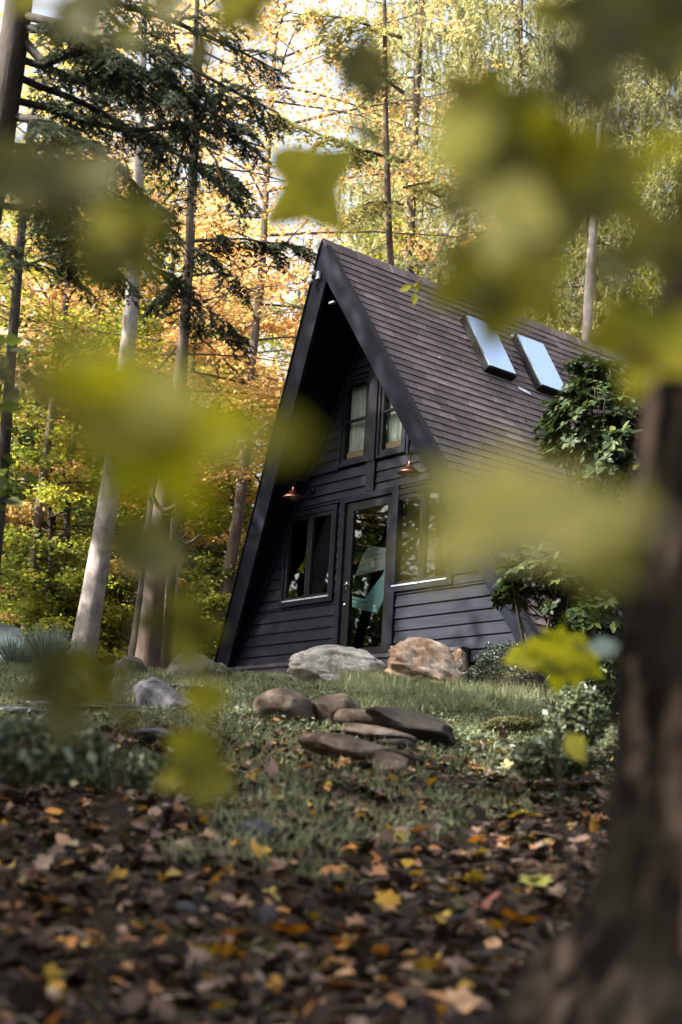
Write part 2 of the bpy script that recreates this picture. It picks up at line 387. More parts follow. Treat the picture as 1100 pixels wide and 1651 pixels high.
XL = rl.normal(size=(nl, 3)) * [.5, 1, .8]; ZL = np.array([S60, 0, .5]) + rl.normal(size=(nl, 3)) * .25
V_, F_ = scatter(*LEAF4, PL, XL, ZL, rl.uniform(.02, .05, nl))
tag(link('roof_leaves', mesh('roof_leaves', V_, F_, G['litter'])), 'small fallen leaves caught on the brown shingles', 'leaves', kind='stuff')
for k in range(30):                                   # ridge caps
    m = MB(); y0 = -1.07 + k * .29
    for s in (1, -1):
        V = [[0, y0, H0 + .035], [0, y0, H0 + .05], [0, y0 + .31, H0 + .028], [0, y0 + .31, H0 + .04]]
        c = slope_pt(.13, .022, y0, s); d = slope_pt(.13, .014, y0 + .31, s)
        V += [c - [0, 0, .006], c + [0, 0, .008], d - [0, 0, .006], d + [0, 0, .004]]
        m.hexa(V)
    m.build('ridge_cap', SHINGLE, roof)
# walls: lapped siding, clipped by the roof line and the openings
OPEN = [(-1.79, -.63, .77, 2.08), (.43, 1.59, .77, 2.08), (-.57, .57, -.02, 2.13), (-.70, .70, 2.52, 3.80)]
wall = MB(); wall.box((-2.7, .101, -.25), (2.7, .12, -.02)); wall = wall.build('wall', NAVY, house)
def board(x0b, x1b, x0t, x1t, z0, z1):
    m = MB(); r = random.uniform(-.002, .003)
    m.hexa([[x0b, .10, z0], [x0t, .10, z1], [x0b, -.030 + r, z0], [x0t, -.006, z1 + .004], [x1b, .10, z0], [x1t, .10, z1], [x1b, -.030 + r, z0], [x1t, -.006, z1 + .004]])
    return m.build('siding_board', NAVY, wall)
z = -.16
while z < 4.7:
    cuts = sorted({z, z + .15} | {q for o_ in OPEN for q in o_[2:] if z + .004 < q < z + .146})
    for za, zb in zip(cuts[:-1], cuts[1:]):
        zb -= .0 if zb != z + .15 else .004
        zm = (za + zb) / 2; segs = [(-9, 9)]
        for o_ in OPEN:
            if o_[2] < zm < o_[3]:
                ns = []
                for a, b in segs:
                    if o_[0] > a: ns.append((a, min(b, o_[0])))
                    if o_[1] < b: ns.append((max(a, o_[1]), b))
                segs = [q for q in ns if q[1] > q[0]]
        for a, b in segs:
            wb, wt = hw(za) - .003, hw(zb) - .003
            a0, b0, a1, b1 = max(a, -wb), min(b, wb), max(a, -wt), min(b, wt)
            if b0 - a0 > .03 and b1 > a1: board(a0, b0, a1, b1, za, zb)
    z += .15
for s in (1, -1):                                     # rake trim against the soffit
    m = MB(); 
    f = lambda z, d, y: [s * (hw(z) - d), y, z]
    m.hexa([f(-.15, .07, -.034), f(4.75, .07, -.034), f(-.15, .07, -.05), f(4.75, .07, -.05), f(-.15, .004, -.034), f(4.75, .004, -.034), f(-.15, .004, -.05), f(4.75, .004, -.05)])
    m.build('rake_trim', TRIM, house)
def frame_boxes(m, x0, x1, z0, z1, w, y0, y1):
    m.box((x0, y0, z0), (x0 + w, y1, z1)); m.box((x1 - w, y0, z0), (x1, y1, z1))
    m.box((x0 + w, y0, z0), (x1 - w, y1, z0 + w)); m.box((x0 + w, y0, z1 - w), (x1 - w, y1, z1))
def window(x0, x1, z0, z1, sashes, muntin=None, light_sill=True, casing=.065, label=None):
    m = MB(); frame_boxes(m, x0 - casing, x1 + casing, z0 - casing, z1 + casing, casing, -.052, .10)
    w = m.build('window', TRIM, house)
    if label: w['label'] = label
    n = len(sashes) - 1
    for i in range(n):
        a, b = sashes[i], sashes[i + 1]; g = .004
        m = MB(); frame_boxes(m, a + g, b - g, z0 + g, z1 - g, .05, -.035, .02)
        if muntin: m.box((a + .054, -.03, muntin - .015), (b - .054, .015, muntin + .015))
        m.build('sash', BLACK, w)
        m = MB(); m.box((a + .05, -.010, z0 + .05), (b - .05, -.004, z1 - .05)); m.build('pane', GLASS, w)
        if light_sill:
            m = MB(); m.box((a + .012, -.062, z0 - .002), (b - .012, -.036, z0 + .016)); m.build('sill', FLASH, w)  # pale metal strip; the sunlit glint along the sill is put into its colour
    return w
window(-1.71, -.71, .84, 2.0, [-1.71, -1.205, -.71])
window(.51, 1.51, .84, 2.0, [.51, 1.02, 1.51])
window(-.64, -.13, 2.60, 3.72, [-.64, -.13], 3.17, False, .045)
window(.13, .60, 2.60, 3.66, [.13, .60], 3.17, False, .045)
m = MB(); m.box((-.082, -.075, 2.535), (.082, .10, 4.45)); m.build('mullion_post', BLACK, house)  # mullion in blacker paint, the gable's vertical shadow put into its colour
m = MB(); m.box((-.082, -.060, 2.14), (.082, -.034, 2.532)); m.build('trim_board', BLACK, house)  # black strip added where the vertical shadow falls below the upper windows
m = MB(); m.box((.655, -.045, 2.52), (.70, .10, 3.5)); m.box((-.70, -.045, 2.52), (-.688, .10, 3.5)); m.build('window_casing', TRIM, house)
# door
m = MB(); m.box((-.57, -.055, 0), (-.475, .10, 2.13)); m.box((.475, -.055, 0), (.57, .10, 2.13)); m.box((-.475, -.055, 2.05), (.475, .10, 2.13))
m.build('door_frame', TRIM, house)
m = MB(); m.box((-.468, -.02, .02), (-.325, .03, 2.04)); m.box((.345, -.02, .02), (.468, .03, 2.04)); m.box((-.325, -.02, .02), (.345, .03, .12)); m.box((-.325, -.02, 1.93), (.345, .03, 2.04))
door = m.build('door', BLACK, house); door['label'] = 'black glazed door with a steel lever handle'
m = MB(); m.box((-.322, 0, .122), (.342, .006, 1.928)); m.build('pane', GLASS, door)
m = MB(); m.box((-.42, -.027, .86), (-.375, -.0205, 1.0)); m.tube([(-.398, -.027, .95), (-.398, -.07, .95), (-.36, -.075, .95), (-.27, -.07, .945)], [.011, .011, .011, .008], 8, True)
m.lathe([(0, 0), (.028, 0), (.028, .012), (0, .012)], (-.398, -.036, .95), 'y'); m.build('door_handle', STEEL, door, True)
m = MB(); m.lathe([(0, 0), (.02, 0), (.02, .02), (0, .02)], (-.398, -.04, .70), 'y'); m.build('lock', STEEL, door, True)
# room behind the glass
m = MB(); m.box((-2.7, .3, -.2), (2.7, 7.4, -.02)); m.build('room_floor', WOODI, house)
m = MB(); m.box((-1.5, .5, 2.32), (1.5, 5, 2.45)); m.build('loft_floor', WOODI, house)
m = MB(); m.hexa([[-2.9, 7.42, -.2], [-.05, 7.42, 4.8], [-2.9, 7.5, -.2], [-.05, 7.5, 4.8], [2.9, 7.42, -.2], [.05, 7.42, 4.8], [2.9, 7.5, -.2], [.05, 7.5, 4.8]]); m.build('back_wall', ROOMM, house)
for x0, x1 in ((-.63, -.15), (.14, .60)):
    n = 30; X = np.linspace(x0, x1, n); Y = .075 + .015 * np.sin(X * 90) + .01 * np.sin(X * 37); V = []
    for zz in (2.70, 3.7): V += [[a, b, zz] for a, b in zip(X, Y)]
    i = np.arange(n - 1); m = MB(); m.add(np.array(V), np.stack([i, i + 1, i + n + 1, i + n], 1)); m.build('curtain', CURTAIN, house)
    m = MB(); m.box((x0, .03, 2.62), (x1, .055, 2.76)); m.build('window_board', WOODI, house)
m = MB(); m.box((-.30, 1.2, .02), (.5, 1.8, .32)); m.box((-.30, 1.75, .32), (.5, 1.85, .75)); m.build('bench', WOODI, house)
# step along the wall foot
m = MB(); m.box((-2.93, -.16, -.045), (1.9, -.034, 0)); m.box((-2.93, -.13, -.19), (1.9, -.034, -.047)); m.box((-2.99, -.20, -.40), (1.9, -.034, -.192))
st = m.build('front_step', DECKM); tag(st, 'low dark painted timber step running along the foot of the cabin wall', 'step')
# skylights
for (ya, yb, ua, ub), lb in zip(SKY, ('skylight nearer the gable peak', 'skylight farther back on the roof')):
    def sbox(m, u0, u1, y0, y1, o0, o1):
        m.hexa([slope_pt(u0, o0, y0), slope_pt(u0, o1, y0), slope_pt(u0, o0, y1), slope_pt(u0, o1, y1), slope_pt(u1, o0, y0), slope_pt(u1, o1, y0), slope_pt(u1, o0, y1), slope_pt(u1, o1, y1)])
    m = MB(); w = .035
    sbox(m, ua, ub, ya, ya + w, 0, .12); sbox(m, ua, ub, yb - w, yb, 0, .12); sbox(m, ua, ua + w, ya + w, yb - w, 0, .12); sbox(m, ub - w, ub, ya + w, yb - w, 0, .12)
    sk = m.build('skylight', BLACK, house); sk['label'] = lb
    m = MB(); sbox(m, ua + .02, ub - .02, ya + .02, yb - .02, .123, .135); m.build('pane', SKYGLASS, sk)
    if ya > 2: m = MB(); sbox(m, ua - .07, ua - .02, ya + .02, yb + .05, .024, .045); m.build('flashing', FLASH, sk)
m = MB(); m.hexa([slope_pt(1.68, .022, 1.72), slope_pt(1.68, .03, 1.72), slope_pt(1.72, .022, 1.93), slope_pt(1.72, .03, 1.93), slope_pt(1.74, .022, 1.72), slope_pt(1.74, .032, 1.72), slope_pt(1.78, .022, 1.93), slope_pt(1.78, .032, 1.93)])
m.build('flashing_patch', FLASH, roof)
# barn lamps
def lamp(xw, zw, p, label):
    e = empty('wall_lamp', (xw, -.035, zw), label, 'lamp', 'copper gooseneck lamps on the gable wall')
    m = MB(); m.lathe([(0, 0), (.045, 0), (.045, -.02), (.015, -.03)], (0, 0, 0), 'y'); m.build('wall_plate', BLACK, e, True)
    m = MB(); th = np.linspace(0, PI, 12); r = (p - .06) / 2
    P = [(0, -.01, 0), (0, -.06, 0)] + [(0, -.06 - r + r * math.cos(t), .09 * math.sin(t) + .02) for t in th[1:-1]] + [(0, -p, .0), (0, -p, -.03)]
    m.tube(P, .009, 8); m.build('arm', BLACK, e, True)
    m = MB(); m.lathe([(.018, .0), (.02, -.03), (.045, -.05), (.055, -.075), (.10, -.105), (.135, -.135), (.142, -.155), (.138, -.155), (.1, -.11), (.05, -.08), (.0, -.07)], (0, -p, -.02), 'z', 24)
    m.build('shade', COPPER, e, True)
    m = MB(); m.lathe([(.0, -.08), (.02, -.085), (.032, -.12), (.025, -.15), (0, -.165)], (0, -p, -.02), 'z', 12); m.build('bulb', WHITE, e, True)
lamp(-1.20, 2.33, .33, 'copper barn lamp above the window left of the door, in the shade')
lamp(1.10, 2.30, .33, 'copper barn lamp right of the door beside the roof edge')
# floodlight and small bracket near the peak
e = empty('floodlight', tuple(slope_pt(.42, -.1, yf(4.9) - .05, -1)), 'white twin floodlight fixed to the left rake just under the roof peak', 'floodlight')
m = MB(); m.box((-.03, -.03, -.05), (.03, 0, .05)); m.build('back_plate', WHITE, e)
for dx, dz in ((-.02, .05), (-.05, -.07)):
    m = MB(); m.lathe([(0, 0), (.02, 0), (.04, -.035), (.044, -.07), (0, -.08)], (dx - .04, -.02, dz), 'y', 14); m.build('lamp_head', WHITE, e, True)
m = MB(); m.box((-.05, -.86, 4.47), (.05, -.82, 4.49)); tag(m.build('bracket', FLASH), 'small pale metal bracket under the peak of the overhang', 'bracket')

# ------------------------------------------------------------------ ground
def groundmat():
    m, nt, bs, out = nmat('forest_floor')
    n = noise(nt, 1.2, 6, .6); n2 = noise(nt, 30, 6, .7)
    r = ramp(nt, [(.35, (.022, .016, .012)), (.5, (.045, .036, .02)), (.65, (.05, .06, .022))], n.outputs[0])
    r2 = ramp(nt, [(.3, (.4, .4, .4)), (.75, (1.5, 1.4, 1.3))], n2.outputs[0])
    mx = nt.nodes.new('ShaderNodeMix'); mx.data_type = 'RGBA'; mx.blend_type = 'MULTIPLY'; mx.inputs[0].default_value = 1
    nt.links.new(r.outputs[0], mx.inputs[6]); nt.links.new(r2.outputs[0], mx.inputs[7]); nt.links.new(mx.outputs[2], bs.inputs['Base Color'])
    bs.inputs['Roughness'].default_value = .95; bs.inputs['Specular IOR Level'].default_value = .1
    bump(nt, bs, n2.outputs[0], .8, .04); return m
ax = np.concatenate([-np.geomspace(700, 16, 30), np.linspace(-15.5, 15.5, 150), np.geomspace(16, 700, 30)])
gx, gy = np.meshgrid(ax + 8, ax - 5, indexing='ij'); gz = ground(gx, gy)
nn = len(ax); i = np.arange(nn - 1)[:, None] * nn; j = np.arange(nn - 1)[None]
GV = np.stack([gx, gy, gz], -1).reshape(-1, 3); GF = np.stack([i + j, i + nn + j, i + nn + j + 1, i + j + 1], -1).reshape(-1, 4)
tag(link('ground', mesh('ground', GV, GF, groundmat(), True)), kind='structure')

# ------------------------------------------------------------------ rocks
def rockmat(name, cols, scale=5, crack=True, moss=None):
    m, nt, bs, out = nmat(name)
    n = noise(nt, scale, 10, .62, dist=.3); n2 = noise(nt, scale * 7, 8, .7)
    r = ramp(nt, cols, n.outputs[0]); r2 = ramp(nt, [(.3, (.6, .6, .6)), (.7, (1.3, 1.3, 1.3))], n2.outputs[0])
    mx = nt.nodes.new('ShaderNodeMix'); mx.data_type = 'RGBA'; mx.blend_type = 'MULTIPLY'; mx.inputs[0].default_value = 1
    nt.links.new(r.outputs[0], mx.inputs[6]); nt.links.new(r2.outputs[0], mx.inputs[7]); c = mx.outputs[2]
    if moss:
        n3 = noise(nt, 4, 6, .7); rr = ramp(nt, [(.52, (0, 0, 0)), (.6, (1, 1, 1))], n3.outputs[0])
        m3 = nt.nodes.new('ShaderNodeMix'); m3.data_type = 'RGBA'; m3.inputs[7].default_value = (*moss, 1)
        nt.links.new(rr.outputs[0], m3.inputs[0]); nt.links.new(c, m3.inputs[6]); c = m3.outputs[2]
    nt.links.new(c, bs.inputs['Base Color']); bs.inputs['Roughness'].default_value = .85; bs.inputs['Specular IOR Level'].default_value = .2
    a = nt.nodes.new('ShaderNodeMath'); a.operation = 'MULTIPLY_ADD'; a.inputs[1].default_value = .35
    nt.links.new(n2.outputs[0], a.inputs[0]); nt.links.new(n.outputs[0], a.inputs[2])
    bump(nt, bs, a.outputs[0], .9, .04); return m
R_LIGHT = rockmat('pale_granite', [(.3, (.1, .095, .088)), (.46, (.24, .23, .215)), (.6, (.33, .32, .305)), (.75, (.43, .42, .41))], 4)
R_TAN = rockmat('tan_sandstone', [(.3, (.05, .035, .024)), (.42, (.2, .13, .08)), (.5, (.28, .21, .165)), (.6, (.32, .275, .235)), (.75, (.39, .36, .33))], 3.2)
R_BROWN = rockmat('brown_fieldstone', [(.3, (.03, .022, .018)), (.5, (.075, .055, .043)), (.72, (.15, .135, .12))], 4)
R_GREY = rockmat('grey_slate', [(.3, (.03, .03, .035)), (.55, (.07, .07, .085)), (.75, (.13, .13, .15))], 4)
R_DARK = rockmat('dark_slab', [(.3, (.012, .011, .01)), (.6, (.03, .026, .024)), (.8, (.06, .05, .045))], 4)
R_MOSS = rockmat('mossy_stone', [(.3, (.05, .05, .045)), (.55, (.12, .12, .1)), (.75, (.2, .2, .17))], 3, moss=(.05, .06, .02))
def rock(name, px, py, depth, size, mat, label, rot=0, seed=0, facets=7, sub=4, ngh=.10, cat='boulder', group=None, tilt=0, sharp=.75, power=1.0, sink=None):
    """px,py: picture position of its middle; size in metres (across the view, along it, height)"""
    bm = bmesh.new(); bmesh.ops.create_icosphere(bm, subdivisions=sub, radius=1)
    rg = random.Random(seed); pl = []
    for _ in range(facets):
        v = Vector((rg.gauss(0, 1), rg.gauss(0, 1), rg.gauss(0, .8))).normalized(); pl.append((v, rg.uniform(sharp, 1.0)))
    off = Vector((seed * 3.1, seed * 1.7, 0))
    for v in bm.verts:
        p = v.co.copy()
        for n, d in pl:
            e = p.dot(n) - d
            if e > 0: p -= n * e * .92
        k = mnoise.fractal(p * 1.3 + off, 1.0, 2.0, 3) * ngh * 1.6
        rid = (1 - abs(mnoise.noise(p * 2.2 + off * 2)) * 2.2); k -= max(0, rid) ** 6 * ngh * 1.1
        k += mnoise.fractal(p * 6 + off, 1.0, 2.1, 4) * ngh * .35
        p *= 1 + k
        v.co = Vector((p.x * size[0] / 2, p.y * size[1] / 2, p.z * size[2] / 2))
    for f in bm.faces: f.smooth = True
    me = bpy.data.meshes.new(name); bm.to_mesh(me); bm.free(); me.materials.append(mat)
    if depth is None:
        depth = 10
        for _ in range(4): depth = hit(px, py + size[2] * FPX / depth * .42)[1]
    P = at(px, py, depth)
    o = link(name, me, None, tuple(P)); o.rotation_euler = (0, tilt, math.atan2(RGT[1], RGT[0]) + rot)
    tag(o, label, cat, group); return o
rock('boulder', 545, 1082, 16.2, (1.16, .85, .56), R_LIGHT, 'pale grey rounded boulder lying in front of the cabin door', seed=3, facets=9, sub=5, tilt=.02, sharp=.7, ngh=.07)
rock('boulder', 683, 1088, 15.8, (1.3, .9, .70), R_TAN, 'tan craggy boulder with orange cracks, right of the door', seed=12, facets=14, sub=5, ngh=.19, tilt=.12, sharp=.5)
rock('boulder', 738, 1078, 15.9, (.26, .3, .44), R_TAN, 'small tan knob of rock against the craggy boulder beside the round bush', seed=5, sub=4, ngh=.1, facets=5)
rock('boulder', 320, 1094, 16.5, (.80, .5, .62), R_MOSS, 'dark mossy boulder at the left foot of the cabin', seed=8, facets=5)
rock('boulder', 208, 1085, 16.8, (.45, .4, .40), R_MOSS, 'rounded dim boulder among the trunks left of the mossy one', seed=9, facets=5)
for k, (px, py, d, sz, mt, lb, ti, ro) in enumerate([
    (462, 1143, None, (.52, .44, .32), R_BROWN, 'brown rounded stone at the left end of the rock pile', 0, 0),
    (538, 1148, None, (.48, .42, .32), R_BROWN, 'brown domed stone next to the leftmost one in the rock pile', .05, 1),
    (598, 1160, 10.0, (.52, .36, .18), R_BROWN, 'flat grey-brown stone lying on the middle of the rock pile', .05, 0),
    (668, 1172, 9.8, (.70, .46, .20), R_DARK, 'dark tilted slab at the right end of the rock pile', .20, .1),
    (606, 1184, 9.6, (.60, .36, .11), R_BROWN, 'thin stone sheet wedged in the middle of the pile', .12, 0),
    (642, 1203, 9.4, (.28, .3, .12), R_DARK, 'small dark stone tucked under the tilted slab', .2, .3),
    (580, 1209, 8.9, (.80, .48, .17), R_BROWN, 'broad flat pale-topped slab at the front of the pile', .12, .1),
    (628, 1236, 8.75, (.28, .3, .2), R_BROWN, 'blocky brown stone supporting the front slab', 0, .2)]):
    rock('rock', px, py, d, sz, mt, lb, rot=ro, tilt=ti, seed=20 + k, facets=9, sharp=.6, ngh=.06, cat='rock', group='rocks heaped in front of the cabin')
rock('rock', 268, 1136, 12.2, (.66, .3, .38), R_GREY, 'slanted grey slab standing left of the lawn', tilt=.45, seed=31, facets=10, sharp=.55, cat='rock')
rock('rock', 300, 1110, None, (.42, .5, .06), R_GREY, 'pale flat paving slab behind the slanted grey one', seed=33, facets=8, cat='rock')
for k, (px, py, d, sx, lb) in enumerate([(105, 1140, None, .8, 'flat pale stone lying in the leaves under the far-left grass'), (30, 1150, None, .6, 'flat dull stone at the left edge of the picture'), (190, 1142, None, .4, 'low grey stone left of the slanted slab'), (250, 1185, None, .3, 'flat light stone at the start of the leaf litter')]):
    rock('rock', px, py, d, (sx, .4, .09), R_GREY, lb, seed=40 + k, facets=8, cat='rock')
for k, (px, py, sz, lb) in enumerate([(415, 1338, (.16, .12, .09), 'blue-grey stone in the leaf litter, biggest of the loose ones'), (432, 1478, (.075, .06, .09), 'small egg-shaped pale stone in the leaf litter'), (300, 1465, (.09, .08, .05), 'small flat stone left of the egg-shaped one')]):
    P, d = hit(px, py + 14); rock('stone', px, py, d, sz, R_GREY, lb, seed=60 + k, facets=7, sub=3, cat='stone')

# ------------------------------------------------------------------ grass, ground cover, litter (uncountable)
rng = np.random.RandomState(11)
def field(n, s0, s1, spread, dens=None, l0=None, l1=None, keep=None):
    s = rng.uniform(s0, s1, n); k = spread
    l = rng.uniform(-1, 1, n) * k * s if l0 is None else rng.uniform(l0, l1, n)
    x = CAM[0] + FH[0] * s + FH[1] * l; y = CAM[1] + FH[1] * s - FH[0] * l
    P = np.stack([x, y, ground(x, y)], 1)
    m = ~((np.abs(x) < 3.0) & (y > -.2) & (y < 8))
    m &= np.linalg.norm(P[:, :2] - CAM[:2], axis=1) > 1.5
    return P[m], s[m], l[m]
def pn(P, f, seed=0):
    return np.array([mnoise.noise(Vector((p[0] * f + seed, p[1] * f, seed * .7))) for p in P])
def frac(s, l): # picture column in -1..1
    return l / (s * .2313)
def blades(name, P, h, w, mat, lean=.35, label=None):
    n = len(P); Z = unit(rng.normal(size=(n, 3)) * [1, 1, .05]); X = unit(np.stack([rng.normal(size=n) * lean, rng.normal(size=n) * lean, np.ones(n)], 1))
    S = np.stack([h, w, h], 1); V, F = scatter(*BLADE, P, X, Z, S)
    return tag(link(name, mesh(name, V, F, mat)), label, 'grass', kind='stuff')
P, s, l = field(90000, 9.2, 19, .27); q = pn(P, 1.1, 3); fr = frac(s, l)
m = rng.uniform(size=len(P)) < np.clip(.05 + .95 * np.clip((s - 10.0) / 3, 0, 1) + q * 1.3, .02, 1)
P, s = P[m], s[m]
blades('lawn_grass', P, rng.uniform(.03, .11, len(P)), rng.uniform(.006, .014, len(P)), G['grass'], label='pale green lawn grass between the rock pile and the boulders')
P, s, l = field(26000, 12.5, 16.6, .2, l0=.1, l1=2.6); m = pn(P, 1.9, 9) > .02; P = P[m]
blades('tall_grass', P, rng.uniform(.1, .24, len(P)), rng.uniform(.006, .012, len(P)), G['grass'], .3, 'taller grass tufts around the tan boulder and the bush')
P, s, l = field(16000, 6, 10.5, .27); m = pn(P, .9, 5) > .2; P = P[m]
blades('weed_grass', P, rng.uniform(.04, .12, len(P)), rng.uniform(.006, .014, len(P)), G['grass'], .5, 'sparse weeds poking through the leaf litter')
def flatleaves(name, P, size, mat, label, tpl=LEAF4, tiltk=.5, lift=.02, cat='plants'):
    n = len(P); X = unit(rng.normal(size=(n, 3)) * [1, 1, .3]); Z = unit(np.stack([rng.normal(size=n) * tiltk, rng.normal(size=n) * tiltk, np.ones(n)], 1))
    P = P + np.stack([np.zeros(n), np.zeros(n), rng.uniform(.0, lift, n)], 1)
    V, F = scatter(*tpl, P, X, Z, size); return tag(link(name, mesh(name, V, F, mat)), label, cat, kind='stuff')
P, s, l = field(60000, 6.8, 15.5, .27); fr = frac(s, l); q = pn(P, .8, 21)
m = rng.uniform(size=len(P)) < np.clip(.04 + q * 1.1 + np.clip(1 - np.abs(s - 10.2) / 2.2, 0, 1) * .45 + (fr > .3) * (s > 7) * .7, 0, 1) * np.clip((s - 7.4) / 2, .08, 1)
P = P[m]; flatleaves('ground_cover', P, rng.uniform(.02, .05, len(P)), G['cover'], 'low green ground cover plants below the rock pile', lift=.09)
# leaf litter
def litter(n, s0, s1, name, lo, hi, tpl, label):
    P, s, l = field(n, s0, s1, .3)
    m = rng.uniform(size=len(P)) < np.clip(1.05 - np.clip((s - 9.3) / 3.0, 0, .88) + .3 * (pn(P, .7, 2)), .04, 1); P = P[m]
    P[:, 2] += .005
    flatleaves(name, P, rng.uniform(lo, hi, len(P)), G['litter'], label, tpl, .45, .035, 'leaves')
CURL = outline_leaf(OVAL, droop=.35, seed=4)
MAPL = outline_leaf(MAPLE, droop=.2, seed=2)
litter(12000, 1.6, 12.5, 'oval_leaf_litter', .045, .12, CURL, 'fallen brown, tan and orange oval leaves covering the slope')
litter(3800, 1.6, 10, 'maple_leaf_litter', .05, .10, MAPL, 'fallen brown and orange maple leaves covering the slope')
litter(30000, 9, 19, 'small_leaf_litter', .03, .07, LEAF4, 'small fallen leaves scattered over the lawn')
P, s, l = field(900, 2.5, 9, .27); n = len(P)
tw = MB()
for p in P[:420]:
    a = random.uniform(0, PI); L = random.uniform(.1, .5); d = np.array([math.cos(a), math.sin(a), random.uniform(-.05, .1)])
    tw.tube([p - d * L / 2 + [0, 0, .02], p + [0, 0, .03] + np.random.normal(size=3) * .01, p + d * L / 2 + [0, 0, .02]], random.uniform(.002, .006), 4)
tag(tw.build('fallen_twigs', G['twig']), 'thin dead twigs lying in the leaf litter', 'twigs', kind='stuff')
# single fallen leaves that stand out
def colmat(name, c, tr=.12): return leafmat(name, [(0, c), (1, tuple(min(1, k * 1.15) for k in c))], tr, rough=.45, vein=True)
CM = {'orange': colmat('leaf_orange', (.4, .17, .04)), 'tan': colmat('leaf_tan', (.45, .27, .16)), 'pale': colmat('leaf_pale', (.55, .46, .4)), 'pink': colmat('leaf_pinkish', (.22, .075, .065)),
      'yellow': colmat('leaf_yellow', (.5, .36, .04)), 'green': colmat('leaf_yellow_green', (.2, .2, .04)), 'grey': colmat('leaf_grey_green', (.36, .4, .36))}
for k, (px, py, sz, c, tp, lb) in enumerate([
    (778, 1466, .13, 'pink', MAPL, 'reddish pink five-lobed leaf lying right of centre near the bottom'),
    (683, 1437, .075, 'orange', CURL, 'bright orange curled leaf left of the reddish five-lobed leaf'),
    (590, 1412, .09, 'tan', CURL, 'tan leaf up and left of the bright orange curled leaf'),
    (470, 1520, .13, 'orange', MAPL, 'orange torn maple leaf in the lower middle'),
    (258, 1538, .11, 'pale', CURL, 'pale beige upright leaf in the lower left'),
    (172, 1532, .08, 'orange', CURL, 'ochre leaf left of the pale beige upright one'),
    (333, 1555, .09, 'yellow', MAPL, 'yellow-green maple leaf in the lower left'),
    (370, 1366, .10, 'pale', CURL, 'cream leaf with a yellow edge left of the blue-grey stone'),
    (355, 1425, .09, 'pale', CURL, 'pale pinkish leaf below the cream one'),
    (285, 1328, .10, 'orange', CURL, 'long orange leaf at the upper left of the litter'),
    (525, 1600, .13, 'tan', CURL, 'long tan leaf standing near the bottom edge'),
    (200, 1600, .10, 'orange', CURL, 'orange leaf near the bottom left corner'),
    (262, 1632, .13, 'pale', CURL, 'broad pale leaf cut by the bottom edge'),
    (865, 1440, .12, 'green', MAPL, 'yellow-green maple leaf on the ground beside the trunk base'),
    (785, 1530, .11, 'tan', CURL, 'cream and tan leaf below the reddish leaf'),
    (835, 1500, .12, 'orange', MAPL, 'ragged orange-brown leaf between the reddish leaf and the trunk'),
    (755, 1390, .13, 'yellow', MAPL, 'large olive yellow leaf above the reddish leaf'),
    (620, 1560, .11, 'orange', CURL, 'curled orange leaf in the lower middle'),
    (665, 1588, .08, 'grey', CURL, 'grey-green leaf right of the curled orange one'),
    (730, 1640, .12, 'tan', MAPL, 'brown maple leaf at the bottom right of the litter'),
    (615, 1605, .12, 'tan', CURL, 'tan leaf at the bottom centre'),
    (545, 1385, .10, 'orange', CURL, 'amber leaf in the middle of the litter'),
    (762, 1245, .13, 'orange', MAPL, 'orange leaf in the green cover right of the rock pile'),
    (690, 1360, .12, 'pink', CURL, 'dull pink leaf in the upper part of the litter'),
    (440, 1415, .08, 'orange', CURL, 'small orange leaf below the blue-grey stone'),
    (150, 1305, .08, 'pale', CURL, 'small whitish leaf at the upper left edge of the litter'),
    (820, 1330, .13, 'yellow', MAPL, 'yellow leaf hanging in the green cover near the trunk')]):
    P_, d = hit(px, py); V, F = tp
    o = link('fallen_leaf', mesh('fallen_leaf', V * sz, F, CM[c]), None, (P_[0], P_[1], P_[2] + .03))
    o.rotation_euler = (random.uniform(-.3, .5), random.uniform(-.7, .1), random.uniform(0, 6.28)); tag(o, lb, 'leaf', 'bright fallen leaves on the slope')

# ------------------------------------------------------------------ trees
def place(px, depth, dx=0):
    P = at(px, 1100, depth); return np.array([P[0], P[1], float(ground(P[0], P[1]))])
def rough_tube(P, R, n=16, amp=.06, seed=0, flare=0, ribs=0):
    m = MB(); P = np.asarray(P, float); R = np.asarray(R, float)
    t = np.linspace(0, 1, len(P)); L = max(len(P) * 4, 24); tt = np.linspace(0, 1, L)
    P2 = np.stack([np.interp(tt, t, P[:, k]) for k in range(3)], 1)
    for _ in range(4): P2[1:-1] = (P2[:-2] + P2[1:-1] * 2 + P2[2:]) / 4
    R2 = np.interp(tt, t, R)
    m.tube(P2, R2, n); V = m.V[0].reshape(L, n, 3)
    rg = np.random.RandomState(seed); ph = rg.uniform(0, 6, 8); th = np.arange(n) * 2 * PI / n
    for i in range(L):
        k = 1 + amp * (np.sin(th * 3 + ph[0] + i * .11) * .5 + np.sin(th * 5 + ph[1] - i * .17) * .4 + rg.normal(size=n) * .25)
        if ribs: k += ribs * (np.abs(np.sin(th * 9 + ph[2] + .6 * np.sin(i * .25))) - .5) + rg.normal(size=n) * ribs * .25
        if flare:
            f = flare * math.exp(-((P2[i, 2] - P2[0, 2]) / .45)); k += f * (1 + .6 * np.sin(th * 5 + ph[3]))
        V[i] = P2[i] + (V[i] - P2[i]) * k[:, None]
    m.V[0] = V.reshape(-1, 3); return m
